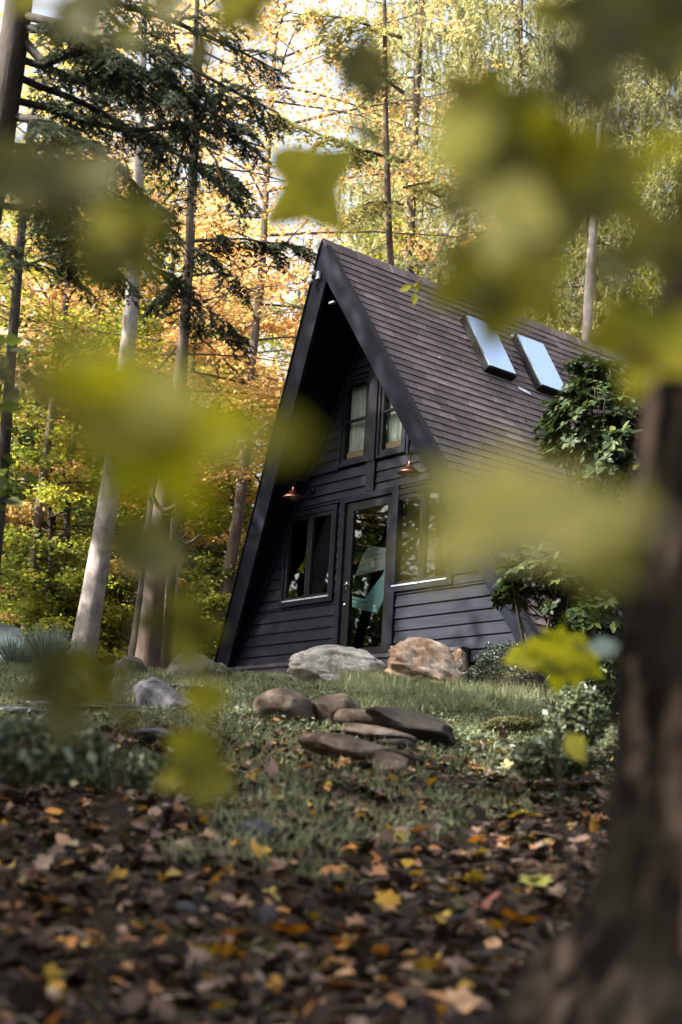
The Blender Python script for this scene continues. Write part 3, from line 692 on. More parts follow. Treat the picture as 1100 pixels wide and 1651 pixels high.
def broadleaf(seed, H, h0, R, nb, nleaf, L, W, mat, bark, up=.25, flatz=.12, top=.6, trunk=True, tr=.16):
    rg = np.random.RandomState(seed); wood = MB(); tw = MB(); LP = []; LN = []
    tz = np.linspace(0, H * .96, 9); off = np.cumsum(rg.normal(size=(9, 2)) * .12, 0); off[0] = 0
    if trunk: tw = rough_tube(np.stack([off[:, 0], off[:, 1], tz], 1), tr * (1 - tz / H * .9), 10, .04, seed)
    for i in range(nb):
        u = (i + rg.uniform()) / nb; h = h0 + (H - h0) * u; prof = (math.sin(PI * (.12 + .8 * u)) ** .7) if top else 1
        Lb = R * prof * rg.uniform(.7, 1.15); az = i * 2.4 + rg.normal() * .4
        d = np.array([math.cos(az), math.sin(az)]); o = np.array([np.interp(h, tz, off[:, 0]), np.interp(h, tz, off[:, 1]), h])
        t = np.linspace(0, 1, 7); sl = up * rg.uniform(.4, 1.6)
        P = o + np.stack([d[0] * Lb * t, d[1] * Lb * t, Lb * (sl * t - .12 * t * t)], 1) + np.cumsum(rg.normal(size=(7, 3)) * .03 * Lb / 3, 0) * t[:, None]
        wood.tube(P, (.008 + .007 * Lb) * (1 - t * .85), 5)
        for j in range(6):
            tj = rg.uniform(.25, 1.0); q = np.array([np.interp(tj, t, P[:, k]) for k in range(3)])
            a2 = az + rg.choice([-1, 1]) * rg.uniform(.4, 1.1); L2 = Lb * .45 * rg.uniform(.6, 1.2) * (1.1 - tj * .6)
            t2 = np.linspace(0, 1, 4); Q = q + np.stack([math.cos(a2) * L2 * t2, math.sin(a2) * L2 * t2, L2 * (.15 * t2 - .1 * t2 ** 2)], 1)
            wood.tube(Q, .008 * (1 - t2 * .8), 4)
            LP.append((q, Q[-1], L2))
    w = np.array([a[2] for a in LP]); idx = rg.choice(len(LP), nleaf, p=w / w.sum())
    A = np.array([a[0] for a in LP])[idx]; B = np.array([a[1] for a in LP])[idx]; tt = rg.uniform(0, 1.1, (nleaf, 1))
    P = A + (B - A) * tt + rg.normal(size=(nleaf, 3)) * [.16, .16, flatz] * (.5 + w[idx][:, None] * .35)
    X = unit(rg.normal(size=(nleaf, 3)) * [1, 1, .4] + [0, 0, -.3]); Z = unit(rg.normal(size=(nleaf, 3)) * .55 + [0, 0, 1])
    s = rg.uniform(.6, 1.2, nleaf) * L
    V, F = scatter(LEAF4[0] * [1, W, 1], LEAF4[1], P, X, Z, s)
    return tw.mesh('trunk', bark, True) if trunk else None, wood.mesh('branches', bark, True), mesh('crown', V, F, mat)
def spruce(seed, H, h0, R, nb, mat, bark, strands=15, nd=22, hang=.8, tr=.2):
    rg = np.random.RandomState(seed); wood = MB()
    tz = np.linspace(0, H, 10); tw = rough_tube(np.stack([tz * 0, tz * 0, tz], 1), tr * (1 - tz / H * .93), 10, .05, seed)
    PP, DD = [], []
    for i in range(nb):
        u = (i + rg.uniform()) / nb; h = h0 + (H - h0) * u; Lb = max(.3, R * (1 - u) ** .65 * rg.uniform(.75, 1.15)); az = i * 2.4 + rg.normal() * .3
        d = np.array([math.cos(az), math.sin(az)]); t = np.linspace(0, 1, 8)
        P = np.array([0, 0, h]) + np.stack([d[0] * Lb * t, d[1] * Lb * t, Lb * (-.45 * t + .32 * t * t)], 1)
        wood.tube(P, (.01 + .008 * Lb) * (1 - t * .85), 4)
        for j in range(strands):
            tj = (j + rg.uniform(.3, 1)) / strands; q = np.array([np.interp(tj, t, P[:, k]) for k in range(3)])
            side = rg.choice([-1, 1]) * rg.uniform(.0, .35) * Lb * (1 - tj * .5); n = np.array([-d[1], d[0], 0])
            ls = hang * rg.uniform(.3, 1.1) * (.5 + .5 * math.sin(PI * min(1, tj + .15)))
            st = q + n * side + [0, 0, -abs(side) * .25]
            k = rg.uniform(0, 1, (nd, 1)); e = np.array([n[0] * .15 * np.sign(side), n[1] * .15 * np.sign(side), -1.]) * ls
            PP.append(st + e * k); DD.append(unit(rg.normal(size=(nd, 3)) * .45 + [0, 0, -.8]))
            k2 = rg.uniform(0, 1, (nd // 3, 1)); PP.append(q + (st - q) * k2); DD.append(unit(rg.normal(size=(nd // 3, 3)) * .5 + [0, 0, -.5]))
    P = np.concatenate(PP); X = np.concatenate(DD); n = len(P); Z = unit(rg.normal(size=(n, 3)))
    S = np.stack([rg.uniform(.09, .2, n), rg.uniform(.022, .04, n), np.full(n, .1)], 1)
    V, F = scatter(*NEEDLE, P, X, Z, S)
    return tw.mesh('trunk', bark, True), wood.mesh('branches', bark, True), mesh('crown', V, F, mat)
def tree(name, pos, arche, label, cat='tree', group=None, sc=1, rz=0, own_trunk=None):
    e = empty(name, tuple(pos), label, cat, group); e.scale = (sc, sc, sc); e.rotation_euler = (0, 0, rz)
    for nm, me in zip(('trunk', 'branches', 'crown'), arche):
        if me is not None: link(nm, me, e)
    return e
A = {}
A['gold1'] = broadleaf(1, 17, 3.5, 4.2, 46, 10500, .105, 1.3, G['gold'], G['bark_brown'])
A['gold2'] = broadleaf(2, 20, 5, 4.6, 46, 10000, .11, 1.3, G['orange'], G['bark_brown'])
A['layer'] = broadleaf(3, 9, 1.0, 3.8, 26, 16000, .095, 1.3, G['orange'], G['bark_dark'], up=.1, flatz=.05, tr=.09)
A['lime1'] = broadleaf(4, 7, .3, 2.8, 36, 14000, .10, 1.4, G['lime'], G['bark_dark'], tr=.07)
A['lime2'] = broadleaf(5, 12, 1.5, 3.4, 40, 18000, .11, 1.3, G['lime'], G['bark_brown'], tr=.11)
A['green'] = broadleaf(6, 11, .6, 3.4, 40, 12000, .13, 1.4, G['green'], G['bark_dark'], tr=.11)
A['bush'] = broadleaf(7, 2.6, .05, 1.7, 26, 6000, .10, 1.4, G['lime'], G['bark_dark'], tr=.03)
A['dbush'] = broadleaf(8, 3.2, .05, 1.9, 26, 7000, .10, 1.4, G['green'], G['bark_dark'], tr=.03)
A['spruce1'] = spruce(11, 25, 3, 3.6, 150, G['spruce'], G['bark_brown'])
A['spruce2'] = spruce(12, 21, 2, 3.0, 130, G['spruce'], G['bark_brown'], hang=.95)
rr = random.Random(5)
def bgt(lst, name, cat, group):
    for k, (px, dep, ar, sc, lb) in enumerate(lst):
        tree(name, place(px, dep), A[ar], lb, cat, group, sc, rr.uniform(0, 6.28))
bgt([(60, 31, 'gold1', 1.0, 'golden tree with thin dark trunk in the upper left gap'),
     (175, 40, 'gold2', .95, 'tall orange tree behind the pale trunk'),
     (270, 30, 'gold1', 1.0, 'orange tree behind the broken snag'),
     (345, 42, 'gold1', .8, 'golden tree between the snag and the cabin, far back'),
     (425, 34, 'gold2', .66, 'orange tree directly left of the cabin peak'),
     (-20, 37, 'gold1', 1.1, 'golden tree cut by the left edge'),
     (455, 48, 'gold1', .75, 'distant golden tree low behind the left roof edge'),
     (700, 37, 'gold1', .98, 'golden tree behind the roof ridge in front of the spruces'),
     (640, 44, 'gold1', .8, 'golden tree behind the cabin peak'),
     (330, 24, 'gold2', .8, 'rust orange tree whose low limbs reach the left rake')], 'beech_tree', 'tree', 'autumn trees behind the cabin')
bgt([(110, 25, 'layer', 1.0, 'small rust-leaved beech with level sprays right of the far-left trunk'),
     (265, 26, 'layer', 1.05, 'small rust-leaved beech with level sprays behind the snag'),
     (360, 30, 'layer', 1.1, 'small rust-leaved beech with level sprays near the left rake'),
     (20, 29, 'layer', 1.1, 'small rust-leaved beech at the left edge')], 'young_beech', 'tree', 'young beeches with level orange sprays')
bgt([(25, 27, 'lime2', .9, 'yellow-green understory tree at the left edge'), (95, 32, 'lime1', 1.2, 'yellow-green understory tree left of the pale trunk'),
     (190, 29, 'lime1', 1.0, 'low yellow-green tree behind the pale trunk'), (300, 33, 'lime2', .9, 'yellow-green understory tree right of the snag'),
     (370, 28, 'lime1', .95, 'low yellow-green tree against the left rake'), (240, 38, 'lime2', 1.0, 'distant yellow-green tree behind the snag'),
     (140, 42, 'lime2', 1.1, 'distant yellow-green tree left of the snag'), (410, 38, 'lime2', 1.0, 'distant yellow-green tree beside the rake'),
     (760, 31, 'lime2', 1.15, 'yellow-green tree behind the skylights'), (1010, 27, 'lime2', 1.0, 'yellow-green tree above the far end of the roof'),
     (50, 24, 'green', .6, 'dark green young tree at the left behind the silvery grass')], 'understory_tree', 'tree', 'yellow-green trees of the understory')
bgt([(60, 23, 'bush', .9, 'yellow-green bush behind the silvery grass'), (165, 25, 'dbush', .9, 'dark bush behind the pale trunk'), (215, 24, 'bush', .8, 'yellow-green bush left of the snag foot'),
     (300, 24, 'bush', .9, 'yellow-green bush behind the dark thin trunk'), (350, 25, 'dbush', .9, 'dark bush behind the mossy boulder'), (0, 25, 'dbush', 1.0, 'dark bush at the left edge'),
     (110, 28, 'bush', 1.1, 'yellow-green bush far behind the silvery grass'), (260, 29, 'bush', 1.1, 'yellow-green bush far behind the snag')], 'bush', 'bush', 'bushes under the trees')
bgt([(625, 29, 'spruce1', 1.0, 'tall spruce with hanging twigs right behind the cabin peak'), (560, 42, 'spruce2', 1.15, 'spruce left of the cabin peak, farther back'),
     (720, 33, 'spruce2', 1.15, 'spruce behind the roof ridge middle'), (805, 28, 'spruce1', .95, 'spruce above the skylights'), (890, 35, 'spruce1', 1.0, 'distant spruce above the far half of the roof'),
     (945, 26, 'spruce2', 1.05, 'spruce with sunlit trunk above the far end of the roof'), (1040, 29, 'spruce1', .95, 'spruce behind the furrowed near trunk'), (1110, 25, 'spruce2', 1.1, 'spruce cut by the right edge'),
     (590, 50, 'spruce2', 1.2, 'farthest spruce showing between the two nearest the peak')], 'spruce_tree', 'tree', 'spruces behind the cabin')

def pix_trunk(pts, depth, bark, label, name='tree', group=None, flare=.25, n=18, amp=.05, cat='tree', below=True):
    P = [at(a, b, depth + (q[3] if len(q := (a, b, w) + tuple(r)) > 3 else 0)) for a, b, w, *r in pts]
    R = [w * depth / FPX / 2 for a, b, w, *r in pts]
    if below:
        d = unit(P[0] - P[1]); g = float(ground(P[0][0], P[0][1])) - .15
        if P[0][2] > g: P.insert(0, P[0] + d * (P[0][2] - g) / max(.3, -d[2])); R.insert(0, R[0] * 1.05)
    base = P[0].copy(); e = empty(name, tuple(base), label, cat, group)
    m = rough_tube(np.array(P) - base, R, n, amp, int(depth * 7), flare); m.build('trunk', bark, e, True)
    return e, base
t1, b1 = pix_trunk([(128, 1085, 42), (152, 950, 37), (172, 830, 34), (190, 700, 30), (206, 560, 25), (216, 440, 21), (226, 250, 15), (232, 60, 11), (236, -120, 8)], 19.6, G['bark_grey'], 'pale grey trunk leaning right, brightest of the left-hand trunks')
t2, b2 = pix_trunk([(236, 1090, 40), (246, 980, 34), (256, 880, 32), (264, 800, 30), (270, 760, 24), (285, 640, 18), (298, 520, 16), (305, 400, 13), (312, 200, 10), (318, 0, 8)], 20.5, G['bark_brown'], 'brown knotty trunk with curled dead limbs right of the pale one')
m = MB()
for P in ([(262, 822), (254, 815), (247, 800), (248, 785), (255, 772)], [(264, 824), (276, 820), (288, 812), (300, 800), (322, 790)], [(262, 830), (275, 832), (286, 822)], [(290, 870), (300, 878), (312, 872), (322, 862)], [(268, 880), (285, 876), (300, 862)]):
    m = MB(); Q = np.array([at(a, b, 20.3) for a, b in P]) - b2; m.tube(Q, np.linspace(.04, .012, len(Q)), 6); m.build('dead_limb', G['bark_dark'], t2, True)
t2b, _ = pix_trunk([(214, 1085, 22), (232, 960, 20), (244, 840, 18), (258, 700, 14)], 20.9, G['bark_dark'], 'dark slim trunk just left of the knotty one')
pix_trunk([(262, 1105, 14), (268, 1040, 13), (276, 940, 12), (290, 800, 10), (300, 650, 8)], 19.5, G['bark_dark'], 'thin dark trunk right of the knotty one')
pix_trunk([(277, 1095, 11), (280, 1030, 10), (284, 900, 9), (290, 700, 8)], 23.5, G['bark_grey'], 'thin sunlit trunk beside the thin dark one')
t4, b4 = pix_trunk([(40, 1050, 17), (52, 920, 16), (64, 820, 15), (76, 730, 14), (90, 610, 12), (108, 480, 10), (120, 330, 8)], 23, G['bark_brown'], 'slim brown trunk leaning right at the left side')
t5, b5 = pix_trunk([(-8, 900, 20), (2, 800, 19), (10, 690, 18), (16, 600, 17), (26, 480, 15), (38, 340, 13), (50, 200, 11)], 19, G['bark_dark'], 'dark trunk at the left edge, low part outside the picture')
pix_trunk([(350, 900, 12), (350, 600, 11), (352, 330, 10), (356, 100, 8)], 31, G['bark_brown'], 'thin far trunk in the orange leaves left of the cabin peak')
pix_trunk([(150, 1060, 7), (160, 800, 6), (175, 500, 6)], 34, G['bark_dark'], 'thin far trunk left of the knotty one')
pix_trunk([(185, 1060, 8), (194, 900, 8), (205, 600, 6)], 30, G['bark_grey'], 'thin pale far trunk between the pale and the knotty trunk')
pix_trunk([(78, 1060, 10), (84, 900, 9), (92, 700, 8)], 28, G['bark_dark'], 'thin dark far trunk right of the slim brown one')
pix_trunk([(942, 640, 17), (945, 560, 16), (950, 470, 16), (956, 380, 14), (968, 200, 10)], 25, G['bark_grey'], 'sunlit spruce trunk above the far end of the roof', below=True)
# crowns on the slim trees whose trunks are traced
for e, k, s_ in ((t4, 'lime2', .8), (t2, 'gold2', .75)):
    link('branches', A[k][1], e).scale = (s_,) * 3; link('crown', A[k][2], e).scale = (s_,) * 3
# hemlocks: flat drooping sprays
def sprays(limbs, seed, side=.9, step=.10, nn_=62, needle=(.04, .075), w=(.008, .014), droop=.35, bark=None, mat=None, parent=None, base=None):
    rg = np.random.RandomState(seed); wood = MB(); PP, DD = [], []
    for P, r0 in limbs:
        P = np.asarray(P, float); seg = np.linalg.norm(np.diff(P, axis=0), axis=1); L = seg.sum(); s = np.concatenate([[0], np.cumsum(seg)]) / L
        tt = np.linspace(0, 1, max(8, int(L / .25))); Q = np.stack([np.interp(tt, s, P[:, k]) for k in range(3)], 1) + np.cumsum(rg.normal(size=(len(tt), 3)) * .012, 0)
        wood.tube(Q, r0 * (1 - tt * .85) + .003, 6)
        nb = int(L / step)
        for j in range(nb):
            u = .08 + .92 * (j + rg.uniform()) / nb; q = np.array([np.interp(u, tt, Q[:, k]) for k in range(3)])
            T = unit(np.array([np.interp(min(1, u + .05), tt, Q[:, k]) for k in range(3)]) - q + 1e-6)
            N = unit(np.cross(T, [0, 0, 1.])); sg = rg.choice([-1, 1]); lb = side * rg.uniform(.35, 1.0) * (1.1 - .75 * u) * min(1, .35 + u * 2)
            d = unit(T * rg.uniform(.4, .9) + N * sg * .8 + rg.normal(size=3) * .15)
            t2 = np.linspace(0, 1, 5); B = q + d * lb * t2[:, None] + np.array([0, 0, -1]) * (droop * lb * t2 ** 2)[:, None]
            wood.tube(B, .006 * (1 - t2 * .7), 4)
            nt_ = int(lb / .055) + 2
            for k in range(nt_):
                v = (k + .5) / nt_; a = np.array([np.interp(v, t2, B[:, c]) for c in range(3)]); lt = .28 * lb * rg.uniform(.5, 1.1) * (1.15 - v) + .06
                d2 = unit(d * .7 + np.cross(d, [0, 0, 1.]) * (1 if k % 2 else -1) * .8 + [0, 0, -.35] + rg.normal(size=3) * .15)
                n = max(4, int(nn_ * lt / .2)); uu = rg.uniform(0, 1, (n, 1)); PP.append(a + d2 * lt * uu + np.array([0, 0, -.25]) * lt * uu ** 2)
                dd = d2 * .6 + np.cross(d2, [0, 0, 1.]) * rg.choice([-1, 1], (n, 1)) * .8 + rg.normal(size=(n, 3)) * .25; DD.append(unit(dd))
    P = np.concatenate(PP); X = np.concatenate(DD); n = len(P); Z = unit(rg.normal(size=(n, 3)) * .5 + [0, 0, 1])
    S = np.stack([rg.uniform(*needle, n), rg.uniform(*w, n), np.full(n, .02)], 1); V, F = scatter(*NEEDLE, P, X, Z, S)
    if base is not None: V = V - base; 
    if base is not None: wood.V = [v - base for v in wood.V]
    wood.build('limb', bark, parent, True); link('crown', mesh('crown', V, F, mat), parent); return n
th, bh = pix_trunk([(-150, 1120, 56), (-90, 700, 52), (-35, 420, 50), (8, 180, 48), (30, 20, 44), (45, -120, 40)], 11.5, G['bark_dark'], 'hemlock trunk in the top left corner with dark limbs reaching right', name='hemlock_tree', flare=.3)
def pl(pts): return [at(a, b, d) for a, b, d in pts]
N_ = sprays([(pl([(38, 70, 11.5), (75, 105, 11.4), (120, 82, 11.3), (210, 105, 11.2), (300, 150, 11.0), (400, 215, 10.9)]), .045),
        (pl([(30, 20, 11.5), (110, 40, 11.2), (200, 90, 11.0), (290, 160, 10.8), (370, 270, 10.7)]), .035),
        (pl([(30, -20, 11.5), (160, -10, 11.6), (280, 30, 11.8), (380, 70, 12.0), (450, 110, 12.1)]), .035),
        (pl([(15, 190, 11.5), (80, 200, 11.2), (160, 250, 11.0), (230, 320, 10.9), (290, 400, 10.8)]), .035),
        (pl([(20, 160, 11.5), (120, 190, 11.6), (220, 215, 11.7), (330, 205, 11.9), (430, 240, 12)]), .03),
        (pl([(34, 40, 11.5), (150, 60, 11.0), (260, 80, 10.9), (360, 130, 10.9), (440, 170, 10.9)]), .035),
        (pl([(0, 330, 11.5), (90, 340, 11.7), (180, 370, 11.9), (270, 440, 12.1), (330, 520, 12.2)]), .025),
        (pl([(5, 230, 11.5), (90, 225, 12.0), (180, 290, 12.4), (260, 330, 12.6)]), .03),
        (pl([(-10, 300, 11.5), (70, 310, 11.0), (150, 390, 10.8), (210, 470, 10.8)]), .03),
        (pl([(25, 90, 11.5), (130, 120, 12.3), (230, 150, 12.8), (340, 140, 13.0)]), .03),
        (pl([(5, 260, 11.5), (60, 270, 11.8), (120, 330, 12.0), (190, 420, 12.2)]), .03),
        (pl([(-5, 380, 11.5), (50, 430, 11.3), (100, 410, 11.2), (150, 440, 11.2)]), .02),
        (pl([(20, 120, 11.5), (100, 150, 11.9), (190, 190, 12.2), (300, 250, 12.5), (390, 330, 12.6)]), .03)],
       3, bark=G['bark_dark'], mat=G['hemlock'], parent=th, base=bh)
th2, bh2 = pix_trunk([(268, 1080, 16), (282, 800, 16), (296, 560, 17), (306, 400, 15), (318, 200, 10), (325, 40, 7)], 22, G['bark_brown'], 'slim hemlock trunk with grey-green drapes between snag and cabin', name='hemlock_tree', flare=.1)
lim = []
for (hx, hy), (ex, ey), d in (((318, 200), (250, 260), 21.5), ((314, 260), (400, 310), 21.5), ((310, 330), (235, 380), 22.5), ((306, 400), (395, 470), 21), ((305, 390), (500, 408), 21.5), ((303, 440), (250, 500), 21.5), ((300, 480), (400, 560), 21.6), ((318, 150), (420, 190), 22), ((322, 90), (250, 120), 22)):
    lim.append((pl([(hx, hy, 22), ((hx + ex) / 2, (hy + ey) / 2 - 12, (22 + d) / 2), (ex, ey, d)]), .025))
sprays(lim, 5, side=.8, step=.11, nn_=30, needle=(.07, .13), w=(.02, .035), droop=.7, bark=G['bark_dark'], mat=G['hemlock'], parent=th2, base=bh2)
# limb of a spruce reaching in above the peak, and the wire
th3, bh3 = pix_trunk([(640, 560, 13), (628, 400, 11), (622, 200, 9), (620, 0, 6)], 24, G['bark_brown'], 'slim trunk behind the ridge with limbs drooping left over the peak', name='hemlock_tree', flare=0)
lim = [(pl([(650, 260, 24), (580, 245, 23.5), (500, 215, 23), (430, 190, 22.6)]), .03), (pl([(651, 150, 24), (590, 100, 24), (520, 70, 24)]), .03), (pl([(651, 330, 24), (600, 320, 23.5), (560, 340, 23)]), .02), (pl([(650, 60, 24), (560, 30, 24), (470, 20, 24)]), .03),
       (pl([(651, 300, 24), (700, 290, 23.5), (760, 320, 23)]), .02)]
sprays(lim, 6, side=.9, step=.12, nn_=26, needle=(.07, .13), w=(.02, .035), droop=.9, bark=G['bark_dark'], mat=G['spruce'], parent=th3, base=bh3)

# far-off wood that reads as one mass
rg = np.random.RandomState(77); n = 60000; s = rg.uniform(52, 85, n); l = rg.uniform(-.42, .42, n) * s
x = CAM[0] + FH[0] * s + FH[1] * l; y = CAM[1] + FH[1] * s - FH[0] * l; top = 9 + 5 * np.sin(l * .35) + 3 * np.sin(l * .9 + s * .2)
P = np.stack([x, y, ground(x, y) + rg.uniform(0, 1, n) ** 1.1 * top], 1)
V, F = scatter(*LEAF4, P, unit(rg.normal(size=(n, 3))), unit(rg.normal(size=(n, 3)) + [0, 0, .4]), rg.uniform(.3, .6, n))
tag(link('far_wood', mesh('far_wood', V, F, G['lime'])), 'distant yellow-green woodland behind the trunks', 'woodland', kind='stuff')
m = MB()
for k in range(60):
    s_, l_ = rg.uniform(46, 70), 0; l_ = rg.uniform(-.3, .3) * s_; x_ = CAM[0] + FH[0] * s_ + FH[1] * l_; y_ = CAM[1] + FH[1] * s_ - FH[0] * l_; z_ = float(ground(x_, y_))
    r_ = rg.uniform(.07, .2); lean = rg.normal(size=2) * .6; m.tube([(x_, y_, z_), (x_ + lean[0], y_ + lean[1], z_ + 9), (x_ + lean[0] * 2, y_ + lean[1] * 2, z_ + 18)], [r_, r_ * .75, r_ * .4], 7)
tag(m.build('far_trunks', G['bark_brown'], None, True), 'distant thin trunks in the woodland', 'woodland', kind='stuff')

# unseen trees and bushes added off-picture to block sun and sky and dim reflections
RING = []
for q in range(22):
    a_ = SUN_AZ + math.radians(-95 + 190 * (q + .5) / 22); r_ = 23 + 9 * ((q * 7) % 5) / 4
    RING.append((q, 4 - math.sin(a_) * r_, -4 + math.cos(a_) * r_))
RT = ('gold1', 'green', 'spruce2', 'gold2', 'lime2')
for q, x_, y_ in RING:
    v_ = np.array([x_ - CAM[0], y_ - CAM[1]]); an = math.degrees(math.atan2(v_ @ _r[:2], v_ @ FH[:2]))
    if abs(an) < 34 or x_ < -9: continue
    ar = RT[q % 5]; tree('forest_tree', (x_, y_, float(ground(x_, y_))), A[ar], ['golden', 'dark green', 'spruce', 'orange', 'yellow-green'][q % 5] + ' forest tree outside the view, ' + ['near', 'mid', 'far', 'farther', 'farthest'][(q * 7) % 5] + ' side of the clearing, ' + ('left of the cabin', 'before the gable', 'down the slope', 'behind the viewer', 'right of the viewer')[q * 5 // 22] , 'tree', 'forest trees round the clearing', {'green': 1.5, 'lime2': 1.4}.get(ar, 1.0), q * 1.3)
SH = [((-3.3, -9.6), 'layer', 1.05), ((-1.2, -11.8), 'lime1', 1.3), ((-19, -13.5), 'green', 1.5), ((-24, -20), 'green', 1.8), ((-26, -15), 'green', 1.7), ((8.3, -13.0), 'dbush', 1.2), ((5.6, -11.2), 'dbush', 1.2), ((-5.2, -14.5), 'spruce2', 1.0), ((-4.4, -11.5), 'green', 1.5), ((-12.5, -12.5), 'gold2', .8), ((-14, -13), 'green', 1.6), ((-8.5, -17), 'gold1', .9), ((-17, -9), 'gold2', 1.0), ((-20, -17), 'green', 1.8), ((9.0, -15.5), 'green', .9), ((6.2, -21.0), 'lime2', 1.25), ((9.5, -22.5), 'green', 1.3), ((12.5, -19.5), 'lime2', 1.1), ((3.0, -23), 'green', 1.4), ((-5.6, -15.5), 'gold1', .8), ((-.5, -17.5), 'layer', 1.3), ((14.5, -24), 'green', 1.4), ((-14.5, -8.0), 'lime2', 1.2), ((7.5, -16.5), 'layer', 1.0)]
SHL = ['low rust-leaved beech in front of the gable outside the view', 'low yellow-green tree in front of the gable outside the view', 'dark tree mirrored in the left window', 'dark tree behind the mirrored one', 'dark tree far out beyond the left side', 'dark bush close to the viewer on the left', 'dark bush a little farther out on the left', 'second spruce in front of the gable', 'tall dark green tree in front of the gable', 'orange tree shown in the door glass', 'dark green tree behind the mirrored shed', 'golden tree far left of the lawn', 'orange tree far out left of the cabin', 'very tall dark tree far left', 'young dark green tree just left of the viewer', 'yellow-green tree down the slope behind the viewer', 'dark green tree behind the viewer', 'yellow-green tree close behind the viewer', 'large dark green tree down the slope to the left', 'golden tree farther off in front of the gable', 'rust-leaved beech down the slope from the lawn', 'tall green tree far behind the viewer', 'yellow-green tree left of the cabin', 'rust-leaved beech beside the viewer']
for ((x, y), k, sc), lb in zip(SH, SHL):
    tree('forest_tree', (x, y, float(ground(x, y))), A[k], lb, 'tree', 'trees around the viewer', sc, rr.uniform(0, 6))
# added panel behind the door glass, painted as a neighbouring cabin's reflection
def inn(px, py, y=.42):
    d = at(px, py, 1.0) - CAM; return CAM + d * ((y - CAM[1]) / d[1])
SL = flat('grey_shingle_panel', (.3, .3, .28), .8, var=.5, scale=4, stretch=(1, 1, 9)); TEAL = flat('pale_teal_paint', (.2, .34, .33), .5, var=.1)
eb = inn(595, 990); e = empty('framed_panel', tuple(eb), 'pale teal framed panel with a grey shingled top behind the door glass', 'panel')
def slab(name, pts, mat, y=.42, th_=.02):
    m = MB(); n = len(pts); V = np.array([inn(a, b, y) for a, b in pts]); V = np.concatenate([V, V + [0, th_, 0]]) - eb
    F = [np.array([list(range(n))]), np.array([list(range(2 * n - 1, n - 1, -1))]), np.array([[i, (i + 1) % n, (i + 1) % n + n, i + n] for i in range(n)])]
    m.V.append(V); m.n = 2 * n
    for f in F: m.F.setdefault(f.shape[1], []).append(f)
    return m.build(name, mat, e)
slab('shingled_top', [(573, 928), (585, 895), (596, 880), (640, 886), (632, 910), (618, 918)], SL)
slab('frame', [(627, 895), (618, 925), (592, 972), (568, 967), (568, 979), (607, 989), (632, 940)], TEAL, .40)  # teal fascia as mirrored in the glass, painted on the panel
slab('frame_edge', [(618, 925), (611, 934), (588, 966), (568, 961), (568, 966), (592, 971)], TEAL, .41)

# ------------------------------------------------------------------ shrubs
def rhodo(name, blobs, seed, base_px, label, nw, size=(.09, .15), stems=14):
    """blobs: (px, py, depth, rx_px, ry_px); whorls of long leaves at the ends of stems"""
    rg = np.random.RandomState(seed); b0 = place(*base_px); e = empty(name, tuple(b0), label, 'shrub')
    W = []; tot = sum(b[3] * b[4] for b in blobs)
    for (px, py, d, rx, ry) in blobs:
        k = int(nw * rx * ry / tot)
        v = unit(rg.normal(size=(k, 3))) * rg.uniform(.25, 1.05, (k, 1)) ** .5
        c = at(px, py, d); q = d / FPX
        W.append(c + (v[:, :1] * rx * q) * RGT + (v[:, 1:2] * ry * q) * UP + (v[:, 2:] * rx * q * .9) * FH)
    W = np.concatenate(W); m = MB(); PP, XX, ZZ, SS = [], [], [], []
    cen = W.mean(0)
    for i, w in enumerate(W):
        out = unit(unit(w - cen) * .8 + np.array([0, 0, .9]) + rg.normal(size=3) * .3); k = rg.randint(6, 10); a0 = rg.uniform(0, 6)
        u = unit(np.cross(out, [1, 0, .1])); v = np.cross(out, u)
        for j in range(k):
            a = a0 + j * 2 * PI / k; d = unit((u * math.cos(a) + v * math.sin(a)) + out * rg.uniform(-.1, .7))
            PP.append(w); XX.append(d); ZZ.append(out); SS.append(rg.uniform(*size))
        if i % 3 == 0:
            r = W[rg.randint(len(W))]; q = w + (unit(cen - w) * .35 + [0, 0, -.3]) * rg.uniform(.5, 1); m.tube([q, (q + w) / 2 + rg.normal(size=3) * .02, w], [.007, .005, .004], 4)
    for k in range(stems):
        w = W[rg.randint(len(W))]; m.tube([b0 + rg.normal(size=3) * [.15, .15, 0], b0 * .5 + w * .5 + rg.normal(size=3) * .12, w], [.025, .016, .006], 5)
    m.V = [v - b0 for v in m.V]; m.build('stems', G['twig'], e, True)
    tpl = outline_leaf(OVAL, droop=.18, seed=3); V, F = scatter(tpl[0] * [1, .85, 1], tpl[1], np.array(PP) - b0, np.array(XX), np.array(ZZ), np.array(SS))
    link('leaves', mesh('leaves', V, F, G['rhodo'], True), e); return e
rhodo('rhododendron', [(960, 690, 15.5, 95, 75), (1010, 740, 15.3, 80, 90), (905, 700, 15.6, 45, 45), (1000, 620, 15.8, 60, 40), (940, 620, 15.8, 35, 40)], 1, (985, 16.0), 'tall dark rhododendron in front of the far half of the roof', 420)
rhodo('rhododendron', [(870, 925, 14.6, 65, 42), (940, 950, 14.5, 75, 70), (828, 955, 14.8, 30, 48), (985, 880, 14.8, 60, 60), (960, 1010, 14.4, 60, 50)], 2, (905, 14.8), 'lighter open rhododendron with bare stems at the cabin right corner', 330, stems=22)
